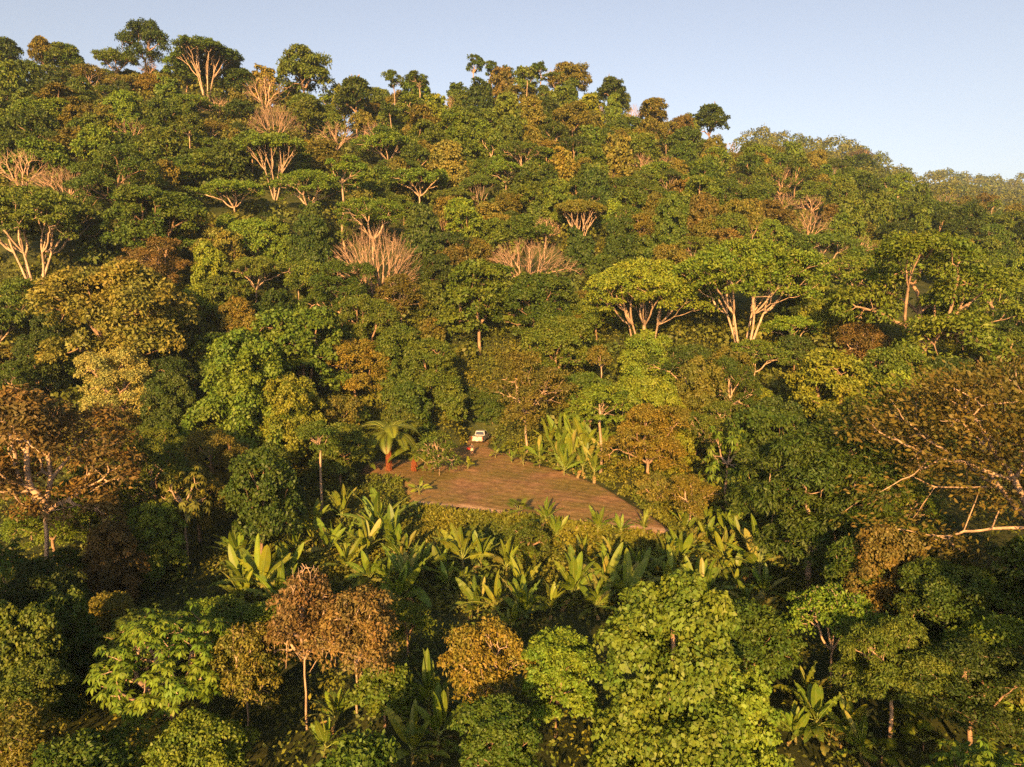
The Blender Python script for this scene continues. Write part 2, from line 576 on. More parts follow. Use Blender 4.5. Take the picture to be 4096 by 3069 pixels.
def reg(kind, lod, parts, W, Hc, Hcr, leaf=None):
    PROTO.setdefault((kind, lod), []).append(dict(parts=parts, W=W, Hc=Hc, Hcr=Hcr, leaf=leaf or LEAF[lod]))


LEAF = {'n': 0.27, 'm': 0.42, 'f': 0.66}
COUNT = {'n': 1.0, 'm': 0.42, 'f': 0.19}


def bark_mesh(name, big, small, sides=6):
    g = [tubes(big, sides)]
    if small:
        g.append(tubes(small, 3))
    return mesh_np(name, *cat_geo(*g), [M['bark']], smooth=True)


def proto_broad(lod, seed, W=10., Hcr=7.5, clear=2.6, lobes=8, clump=1.15, dens=1.0, droop=0.3, taper=0.0, limbs=True, kind='broad', aspect=0.56, size=1.0, tk=0.026):
    rng = np.random.RandomState(seed)
    Hc = clear + Hcr / 2
    cen0 = np.array([0, 0, Hc])
    # lobes: the large boughs that make the uneven outline
    lc, lr = [], []
    for i in range(lobes):
        a = i * 2.4 + rng.uniform(-0.4, 0.4)
        t = (i + 0.5) / lobes
        zz = (t * 2 - 1) * 0.72 + rng.uniform(-0.12, 0.12)
        ro = math.sqrt(max(0.05, 1 - zz * zz)) * rng.uniform(0.5, 0.86)
        if taper:
            ro *= 1 - taper * (zz + 0.5)
        lc.append(cen0 + np.array([math.cos(a) * ro * W / 2, math.sin(a) * ro * W / 2, zz * Hcr / 2]))
        lr.append(W * rng.uniform(0.15, 0.27))
    lc.append(cen0 + np.array([rng.uniform(-.1, .1) * W, rng.uniform(-.1, .1) * W, Hcr * 0.33])); lr.append(W * 0.24)
    lc, lr = np.array(lc), np.array(lr)
    cc, cr, co = [], [], []
    for c, r in zip(lc, lr):
        n = int(5.0 * (r / clump) ** 2)
        D = rand_dir(rng, n)
        D[:, 2] = np.where(D[:, 2] < -0.5, -D[:, 2], D[:, 2])
        p = c + D * r * rng.uniform(0.75, 1.12, (n, 1)) * np.array([1, 1, 0.8])
        cc.append(p); cr.append(clump * rng.uniform(0.65, 1.15, n)); co.append(np.repeat(c[None], n, 0))
    cc, cr, co = np.concatenate(cc), np.concatenate(cr), np.concatenate(co)
    # drop clumps buried deep in other lobes
    dmin = np.min(np.linalg.norm((cc[:, None] - lc[None]) / np.array([1, 1, 0.8]), axis=2) / lr[None], axis=1)
    ok = (dmin > 0.6) & (cc[:, 2] > 0.4)
    cc, cr, co = cc[ok], cr[ok], co[ok]
    n = max(10, int(300 * dens * COUNT[lod] * (LEAF['n'] ** 0) * (clump / 1.15) ** 2))
    V, Q = clump_leaves(cc, cr, n, LEAF[lod] * size, rng, droop=droop, core=np.repeat(co, n, 0), aspect=aspect, updir=0.25)
    crown = mesh_np('crown', V, Q, [M['leaf']])
    fork = np.array([0, 0, clear + Hcr * 0.18])
    tr = trunk_run(fork[2], W * tk, rng)
    tips = cc if len(cc) < 160 else cc[rng.choice(len(cc), 160, replace=False)]
    big, small = skeleton(fork, tips, rng, 0.03, (4, 3, 2), (0.42, 0.5, 0.55), sag=-0.03, expo=0.40)
    reg(kind, lod, [('trunk', bark_mesh('trunk', tr + big, small if lod != 'f' else [])), ('crown', crown)], W, Hc, Hcr, LEAF[lod] * size)


def proto_vine(lod, seed, W=8., H=11., dens=1.0, kind='vine'):
    """a tree smothered in creepers: leafy from the top almost down to the ground, hanging in curtains"""
    rng = np.random.RandomState(seed)
    lc, lr = [], []
    nl = 15
    for i in range(nl):
        t = i / (nl - 1)
        zz = 1.0 + (H - 2.4) * t
        ro = (0.30 + 0.06 * math.sin(i * 2.2)) * W * (1 - 0.45 * t ** 2.2) * rng.uniform(0.6, 1.1)
        a = i * 2.4 + rng.uniform(-.5, .5)
        lc.append([math.cos(a) * ro, math.sin(a) * ro, zz]); lr.append(W * rng.uniform(0.17, 0.25) * (1 - 0.2 * t))
    lc, lr = np.array(lc), np.array(lr)
    cc, cr, co = [], [], []
    for c, r in zip(lc, lr):
        n = int(7.5 * (r / 0.95) ** 2)
        D = rand_dir(rng, n); D[:, 2] *= 1.0
        p = c + D * r * rng.uniform(0.8, 1.1, (n, 1)) * np.array([1, 1, 1.25])
        cc.append(p); cr.append(0.85 * rng.uniform(0.6, 1.15, n)); co.append(np.repeat(c[None], n, 0))
    cc, cr, co = np.concatenate(cc), np.concatenate(cr), np.concatenate(co)
    dmin = np.min(np.linalg.norm((cc[:, None] - lc[None]) / np.array([1, 1, 1.25]), axis=2) / lr[None], axis=1)
    ok = (dmin > 0.62) & (cc[:, 2] > 0.2)
    cc, cr, co = cc[ok], cr[ok], co[ok]
    n = int(215 * dens * COUNT[lod])
    V, Q = clump_leaves(cc, cr, n, LEAF[lod] * 0.95, rng, flat=1.25, droop=0.75, core=np.repeat(co, n, 0), updir=0.25, aspect=0.7)
    crown = mesh_np('crown', V, Q, [M['leaf']])
    tr = trunk_run(H * 0.8, W * 0.022, rng, n=6)
    reg(kind, lod, [('trunk', bark_mesh('trunk', tr, [])), ('crown', crown)], W, H * 0.5, H)


def dome_tips(n, R, z0, dome, rng, thick=0.5, rim=0.85, lump=0.12):
    a = rng.uniform(0, 2 * math.pi, n); q = np.sqrt(rng.uniform(0, 1, n))
    f = 1 + lump * np.sin(a * 3 + 1) + lump * np.sin(a * 5 + 2)
    x = np.cos(a) * q * R * f; y = np.sin(a) * q * R * f
    z = z0 + dome * (1 - (q * rim) ** 2) - rng.uniform(0, 1, n) ** 1.6 * thick
    return np.stack([x, y, z], 1)


def proto_umbrella(lod, seed, W=18., clear=5.0, rise=5.0, dome=2.6, ntips=150, leafn=120, clump=1.25, stems=1, r_tip=0.036, kind='umbrella', size=0.9, thick=3.4, sparse=1.0):
    """spreading crown on ascending pale limbs, foliage in flat trays"""
    rng = np.random.RandomState(seed)
    top = clear + rise
    tips = dome_tips(ntips, W / 2 * 0.93, top, dome, rng, thick=thick, lump=0.17)
    big, small = [], []
    if stems == 1:
        tr = trunk_run(clear, W * 0.015, rng, lean=0.1)
        b, s = skeleton(np.array([0, 0, clear]), tips, rng, r_tip, (5, 3, 2, 2), (0.5, 0.45, 0.5, 0.5), sag=-0.09, expo=0.40)
        big += tr + b; small += s
    else:
        lab = (np.arctan2(tips[:, 1], tips[:, 0]) + math.pi) / (2 * math.pi) * stems
        for k in range(stems):
            sub = tips[lab.astype(int) == k]
            if len(sub) < 2:
                continue
            base = np.array([math.cos(k * 2.1) * 0.22, math.sin(k * 2.1) * 0.22, -1.5])
            c = sub.mean(0)
            mid = np.array([c[0] * 0.45, c[1] * 0.45, clear + rise * 0.15])
            big += bend(base, mid, W * 0.012, W * 0.0075, rng, 0.04, 4)
            b, s = skeleton(mid, sub, rng, r_tip, (3, 2, 2, 2), (0.5, 0.5, 0.5), sag=-0.06, expo=0.40)
            big += b; small += s
    parts = [('trunk', bark_mesh('trunk', big, small))]
    n = max(8, int(leafn * {'n': 2.2, 'm': 1.0, 'f': 0.5}[lod] * sparse))
    V, Q = clump_leaves(tips + np.array([0, 0, 0.25]), clump * rng.uniform(0.6, 1.25, len(tips)), n, LEAF[lod] * size, rng, flat=0.6, droop=0.2, updir=0.12, shell=0.3, spread=0.6)
    parts.append(('crown', mesh_np('crown', V, Q, [M['leaf']])))
    Hcr = dome + thick + rise * 0.5
    reg(kind, lod, parts, W, top + dome - Hcr / 2, Hcr)


def proto_bare(lod, seed, W=16., clear=3.0, rise=5.5, dome=4.0, ntips=210, stems=1, r_tip=0.019, kind='bare', thick=3.4):
    """leafless crown of pale branches and fine twigs"""
    rng = np.random.RandomState(seed)
    top = clear + rise
    if lod == 'f':
        ntips, r_tip = int(ntips * 0.55), r_tip * 1.7
    tips = dome_tips(ntips, W / 2 * 0.95, top - dome * 0.3, dome * 1.3, rng, thick=thick, rim=1.0)
    big, small = [], []
    if stems == 1:
        big += trunk_run(clear, W * 0.016, rng, lean=0.08)
        b, s = skeleton(np.array([0, 0, clear]), tips, rng, r_tip, (6, 3, 2, 2, 2), (0.40, 0.42, 0.45, 0.5), sag=-0.05, amt=0.09, expo=0.56)
        big += b; small += s
    else:
        lab = ((np.arctan2(tips[:, 1], tips[:, 0]) + math.pi) / (2 * math.pi) * stems).astype(int)
        for k in range(stems):
            sub = tips[lab == k]
            if len(sub) < 3:
                continue
            base = np.array([math.cos(k * 2.1) * 0.25, math.sin(k * 2.1) * 0.25, -1.5])
            c = sub.mean(0); mid = np.array([c[0] * 0.3, c[1] * 0.3, clear])
            big += bend(base, mid, W * 0.014, W * 0.010, rng, 0.03, 3)
            b, s = skeleton(mid, sub, rng, r_tip, (3, 3, 2, 2, 2), (0.40, 0.42, 0.45, 0.5), sag=-0.04, amt=0.09, expo=0.56)
            big += b; small += s
    tw = []
    for t in tips:
        out = nrm((t - np.array([0, 0, clear]))[None])[0]
        for _ in range(2):
            d = nrm((out + rng.normal(size=3) * 0.45 + np.array([0, 0, .25]))[None])[0]
            tw.append((t - out * rng.uniform(0, .8), t + d * rng.uniform(.5, 1.1), r_tip * 0.7, r_tip * 0.4))
    g = tubes(big, 6)
    limbs = mesh_np('trunk', *g, [M['bark']], smooth=True)
    br = mesh_np('branches', *tubes(small + tw, 3), [M['bark']], smooth=True)
    Hcr = dome + thick * 0.7 + 2
    reg(kind, lod, [('trunk', limbs), ('branches', br)], W, top + dome - Hcr / 2, Hcr)


def proto_slender(lod, seed, W=5., clear=8., Hcr=4., kind='slender', dens=1.0, fork=False, size=1.0):
    rng = np.random.RandomState(seed)
    Hc = clear + Hcr * 0.5
    n = 26
    D = rand_dir(rng, n)
    cc = np.array([0, 0, Hc]) + D * np.array([W / 2, W / 2, Hcr / 2]) * rng.uniform(0.25, 1.05, (n, 1)) + np.array([W * .08, -W * .06, 0])
    nl = int(300 * dens * COUNT[lod])
    V, Q = clump_leaves(cc, W * rng.uniform(.09, .19, n), nl, LEAF[lod] * 0.9 * size, rng, core=np.array([[0, 0, Hc]]).repeat(n * nl, 0), shell=0.25)
    crown = mesh_np('crown', V, Q, [M['leaf']])
    if fork:
        f = np.array([0.1, 0, clear * 0.45])
        tr = trunk_run(f[2], 0.15, rng, lean=0.12, flare=1.3)
        tr += bend(f, np.array([0.5, 0.1, clear + 0.8]), 0.12, 0.08, rng, 0.03, 4) + bend(f, np.array([-0.55, 0, clear + 0.8]), 0.12, 0.08, rng, 0.03, 4)
    else:
        tr = trunk_run(clear + Hcr * 0.3, 0.16, rng, lean=0.05, flare=1.3)
    b, s = skeleton(np.array([0, 0, clear + Hcr * 0.1]), cc, rng, 0.03, (4, 3, 2), (0.4, 0.5, 0.5))
    reg(kind, lod, [('trunk', bark_mesh('trunk', tr + b, s)), ('crown', crown)], W, Hc, Hcr)


def rosettes(P, D, rng, leaf=0.55, k=9, droop=0.35, wide=0.36):
    """a whorl of long lobes round each point: the umbrella leaves of a cecropia or schefflera"""
    n = len(P)
    D = nrm(D)
    ref = nrm(np.cross(D, rand_dir(rng, n))); Y = np.cross(D, ref)
    Vs, Qs, o = [], [], 0
    for j in range(k):
        a = j * 2 * math.pi / k + rng.uniform(-.15, .15, n)
        A = ref * np.cos(a)[:, None] + Y * np.sin(a)[:, None] - D * droop * rng.uniform(.4, 1.4, (n, 1))
        L = leaf * rng.uniform(.75, 1.2, n)
        v, q = leaves(P + A * 0.05, A, D + rng.normal(size=(n, 3)) * .1, L, L * wide, fold=0.12, droop=0.22)
        Vs.append(v); Qs.append(q + o); o += len(v)
    return np.concatenate(Vs), np.concatenate(Qs)


def proto_cecropia(lod, seed, W=5.5, clear=6.5, Hcr=3.6, kind='cecropia', n=26, leaf=0.55, per=3, solid=False):
    rng = np.random.RandomState(seed)
    Hc = clear + Hcr / 2
    if solid:
        D = rand_dir(rng, n); D[:, 2] = np.where(D[:, 2] < -0.6, -D[:, 2], D[:, 2])
        tips = np.array([0, 0, Hc]) + D * np.array([W / 2, W / 2, Hcr / 2]) * rng.uniform(0.7, 1.0, (n, 1))
    else:
        tips = dome_tips(n, W / 2 * 0.9, clear + 0.2, Hcr * 0.8, rng, thick=Hcr * 0.5)
    P = np.repeat(tips, per, 0) + rng.normal(size=(n * per, 3)) * 0.32
    out = nrm(P - np.array([0, 0, clear])) * 0.6 + np.array([0, 0, 0.9]) + rng.normal(size=P.shape) * 0.25
    V, Q = rosettes(P, out, rng, leaf)
    crown = mesh_np('crown', V, Q, [M['leaf']])
    tr = trunk_run(clear, 0.14, rng, lean=0.1, flare=1.3)
    b, s = skeleton(np.array([0, 0, clear]), tips, rng, 0.035, (4, 2, 2), (0.4, 0.5), sag=-0.14)
    reg(kind, lod, [('trunk', bark_mesh('trunk', tr + b, s)), ('crown', crown)], W, Hc, Hcr)


def proto_feather(lod, seed, W=16., kind='feather', clear=5., rise=5., ntips=230, dome=4., thick=8., nl=120, r_tip=0.030):
    """wide open crown, thin sprays of fine pinnate leaves on long pale branches"""
    rng = np.random.RandomState(seed)
    tips = dome_tips(ntips, W / 2 * .95, clear + rise, dome, rng, thick=thick)
    tr = trunk_run(clear, W * 0.018, rng, lean=0.05)
    big, small = skeleton(np.array([0, 0, clear]), tips, rng, r_tip, (6, 3, 2, 2), (0.45, 0.42, 0.5), sag=-0.12, amt=0.06, expo=0.40)
    P = np.repeat(tips, nl, 0) + rng.normal(size=(ntips * nl, 3)) * np.array([0.95, 0.95, 0.32])
    out = nrm(np.repeat(tips, nl, 0) - np.array([0, 0, clear]))
    A = out + rng.normal(size=P.shape) * 0.5 + np.array([0, 0, -0.25])
    N = np.array([0, -.2, .5]) + rng.normal(size=P.shape) * 0.55
    L = rng.uniform(.22, .40, len(P))
    V, Q = leaves(P, A, N, L, L * 0.45)
    reg(kind, lod, [('trunk', bark_mesh('trunk', tr + big, small)), ('crown', mesh_np('crown', V, Q, [M['leaf']]))], W, clear + rise + dome - (dome + thick) / 2, dome + thick)


_r = np.random.RandomState(3)
for i, l in enumerate('nnmmmmmfffffff'):
    proto_broad(l, 100 + i, W=_r.uniform(9, 11.5), Hcr=_r.uniform(5.5, 9.5), clear=_r.uniform(1.8, 3.6), lobes=_r.randint(6, 14), clump=_r.uniform(0.85, 1.3), dens=_r.uniform(.9, 1.1),
                aspect=_r.uniform(.45, .65), taper=_r.uniform(0, .35), droop=_r.uniform(.15, .5))
for i, l in enumerate('nmmmffff'):
    proto_vine(l, 200 + i, W=8 + (i % 2) * 1.5, H=[10.5, 12, 9][i % 3])
for i, l in enumerate('nmmmfff'):
    proto_umbrella(l, 300 + i, dome=[3.4, 4.4, 2.6][i % 3], rise=[4.6, 5, 4][i % 3], sparse=[1, .85, 1.15][i % 3], thick=[3.4, 4.6, 2.6][i % 3])
for i, l in enumerate('mmmfff'):
    proto_bare(l, 400 + i, rise=[5.5, 4.5, 6.5][i % 3], dome=[4, 3.2, 4.5][i % 3])
for i, l in enumerate('nmf'):
    proto_slender(l, 500 + i); proto_slender(l, 510 + i, W=4.6, clear=7.5, Hcr=4.2, fork=True, kind='forked', size=0.8)
    proto_cecropia(l, 530 + i)
    proto_broad(l, 540 + i, W=7.5, Hcr=8, clear=1.5, lobes=16, clump=0.75, dens=1.0, taper=0.5, kind='column', size=1.0)
    proto_broad(l, 550 + i, W=8, Hcr=6.8, clear=3.4, lobes=9, clump=0.95, dens=0.8, kind='thin', aspect=0.42, size=0.95, tk=0.017)
    proto_broad(l, 620 + i, W=6, Hcr=4.5, clear=1.2, lobes=9, clump=0.7, dens=0.5, kind='shrub', aspect=0.35, size=0.8, tk=0.012)
    proto_broad(l, 560 + i, W=5, Hcr=4.2, clear=0.5, lobes=8, clump=0.6, dens=0.9, kind='bush', size=0.8)
proto_cecropia('n', 570, W=9, clear=2.6, Hcr=7.5, kind='rosette', n=150, leaf=0.50, per=5, solid=True)
proto_cecropia('n', 571, W=7, clear=1.6, Hcr=5.5, kind='rosette', n=110, leaf=0.42, per=5, solid=True)
proto_broad('n', 580, W=11, Hcr=9, clear=4.5, lobes=10, clump=0.95, dens=0.9, kind='feathery', aspect=0.3, size=1.35, droop=0.5)
proto_feather('n', 590, W=20., rise=6.)
proto_umbrella('m', 310, W=20, clear=6, rise=6, dome=5, thick=5, ntips=320, leafn=150, stems=6, kind='manystem', clump=1.4)
proto_umbrella('f', 311, W=18, clear=7, rise=7, dome=4, thick=2.0, ntips=220, leafn=150, stems=7, kind='manystem', clump=1.3)
proto_bare('m', 410, W=24, clear=2.5, rise=3.2, dome=5.0, ntips=480, stems=7, kind='bigbare', thick=2.6, r_tip=0.020)
proto_bare('m', 411, W=22, clear=2.0, rise=5.0, dome=6.5, ntips=500, stems=9, kind='bigbare', thick=3.6, r_tip=0.020)
PROTO[('bigleaf', 'm')] = []
for i in range(2):
    proto_broad('m', 600 + i, W=9.5, Hcr=[10.5, 8.5][i], clear=2, lobes=[14, 11][i], clump=0.9, dens=1.35, kind='bigleaf', aspect=0.68, size=0.85, taper=0.2)

SPECIES = {   # kind: (name, category, bark)
    'broad': ('broadleaf_tree', BARK_MID), 'vine': ('creeper_covered_tree', BARK_MID), 'umbrella': ('umbrella_tree', BARK_PALE),
    'bare': ('bare_tree', BARK_TAN), 'bigbare': ('bare_tree', BARK_TAN), 'slender': ('slender_tree', BARK_PALE), 'forked': ('forked_tree', BARK_PALE),
    'cecropia': ('cecropia_tree', BARK_PALE), 'column': ('column_tree', BARK_MID), 'thin': ('thin_crowned_tree', BARK_PALE), 'bush': ('leafy_bush', BARK_MID),
    'rosette': ('whorl_leaved_tree', BARK_PALE), 'shrub': ('leafy_bush', BARK_PALE), 'feathery': ('pinnate_tree', BARK_PALE), 'feather': ('mimosa_tree', BARK_PALE), 'manystem': ('umbrella_tree', BARK_PALE),
    'bigleaf': ('large_leaved_tree', BARK_MID),
}


def pick(kind, d, seed, W):
    """the prototype whose leaves, once scaled to a crown W wide, come closest to a real leaf cluster at distance d"""
    want = max(0.20, d / 705.0 * 2.0)
    best = None
    for l in 'nmf':
        ps = PROTO.get((kind, l))
        if ps:
            p = ps[seed % len(ps)]
            e = abs(math.log(p['leaf'] * W / p['W'] / want))
            if best is None or e < best[0]:
                best = (e, p)
    return best[1]


PLACED = []   # every tree: dict(u, v, w, h, depth, obj, hero, kind, colour)


def put(kind, proto, x, y, s, sz, rot, colour, label=None, group=None, bark=None, jit=True, z=None, tilt=(0, 0), cz=None):
    name, bk = SPECIES[kind]
    zz = tz(x, y) if z is None else z
    e = link(name, None)
    e.empty_display_size = 0.5
    e.location = (x, y, zz); e.rotation_euler = (tilt[0], tilt[1], rot); e.scale = (s, s, sz)
    c = np.array(PAL[colour])
    if jit:
        c = c * rs.uniform(0.84, 1.18) * rs.uniform(0.94, 1.06, 3)
    for pn, me in proto['parts']:
        o = link(pn, me, e)
        if pn in ('crown',):
            o.color = (*c, 1)
            if cz:      # crown depth set apart from the trunk's length
                o.scale = (1, 1, cz / sz); o.location = (0, 0, proto['Hc'] * (1 - cz / sz))
        else:
            b = np.array(bark or bk)
            if jit:
                b = b * rs.uniform(0.8, 1.15)
            o.color = (*b[:3], 1)
    tag(e, label, 'bush' if kind in ('bush', 'shrub') else 'tree', group)
    zc = zz + proto['Hc'] * sz
    u, v, d = project(x, y, zc)
    PLACED.append(dict(u=u, v=v, w=proto['W'] * s * F / d, h=proto['Hcr'] * (cz or sz) * F / d, d=d, obj=e, hero=label is not None, kind=kind, colour=colour, sp=name))
    return e


def solve(u, v, wpx, c):
    """distance at which a tree whose crown looks wpx wide, its middle at (u, v), stands on the ground"""
    dr = ray(u, v)
    ts = np.concatenate([np.arange(24, 700, 0.5)])
    P = np.array([0, 0, CAMZ]) + dr[None] * ts[:, None]
    g = P[:, 2] - terrain(P[:, 0], P[:, 1]) - c * wpx * ts / F
    i = np.argmax(g <= 0)
    if not (g <= 0).any():
        i = int(np.argmin(g))
    return ts[i], P[i]


def hero(label, kind, u, v, w, h, colour, ref=None, vb=None, ub=None, seed=None, bark=None, dd=None):
    """u, v = middle of the crown in the 2211 px view; w, h = its size there; vb = foot of the trunk"""
    n = len(PLACED)
    seed = n * 7 + 3 if seed is None else seed
    u, v, w, h = u * K, v * K, w * K, h * K
    d = 100
    for _ in range(3):
        proto = pick(kind, d, seed, w * d / F)
        if dd:
            d, P = dd, np.array([0, 0, CAMZ]) + ray(u, v) * dd
        elif vb is None:
            d, P = solve(u, v, w, proto['Hc'] / proto['W'])
        else:
            d, P = solve((ub or u / K) * K, vb * K, w, 0.0)
            P = np.array([0, 0, CAMZ]) + ray(u, v) * d
    s = w * d / F / proto['W']
    sz = (P[2] - tz(P[0], P[1])) / proto['Hc']      # keep the crown's middle where the photograph has it
    if vb is None:
        sz = np.clip(sz, s * 0.55, s * 1.9)
    e = put(kind, proto, float(P[0]), float(P[1]), float(s), float(sz), (seed * 1.7) % 6.28, colour, label, bark=bark, cz=None if (vb is None and sz < s * 1.2) else float(s * np.clip((h / w) / (proto['Hcr'] / proto['W']), .5, 1.6)))
    PLACED[-1]['vb'] = vb and vb * K
    PLACED[-1]['ref'] = ref
    if DEBUG:
        print('HERO %-40s d=%5.0f W=%5.1f H=%5.1f zs=%.2f' % (label[:40], d, proto['W'] * s, (proto['Hc'] + proto['Hcr'] / 2) * sz, sz / s))
    return e


DEBUG = False

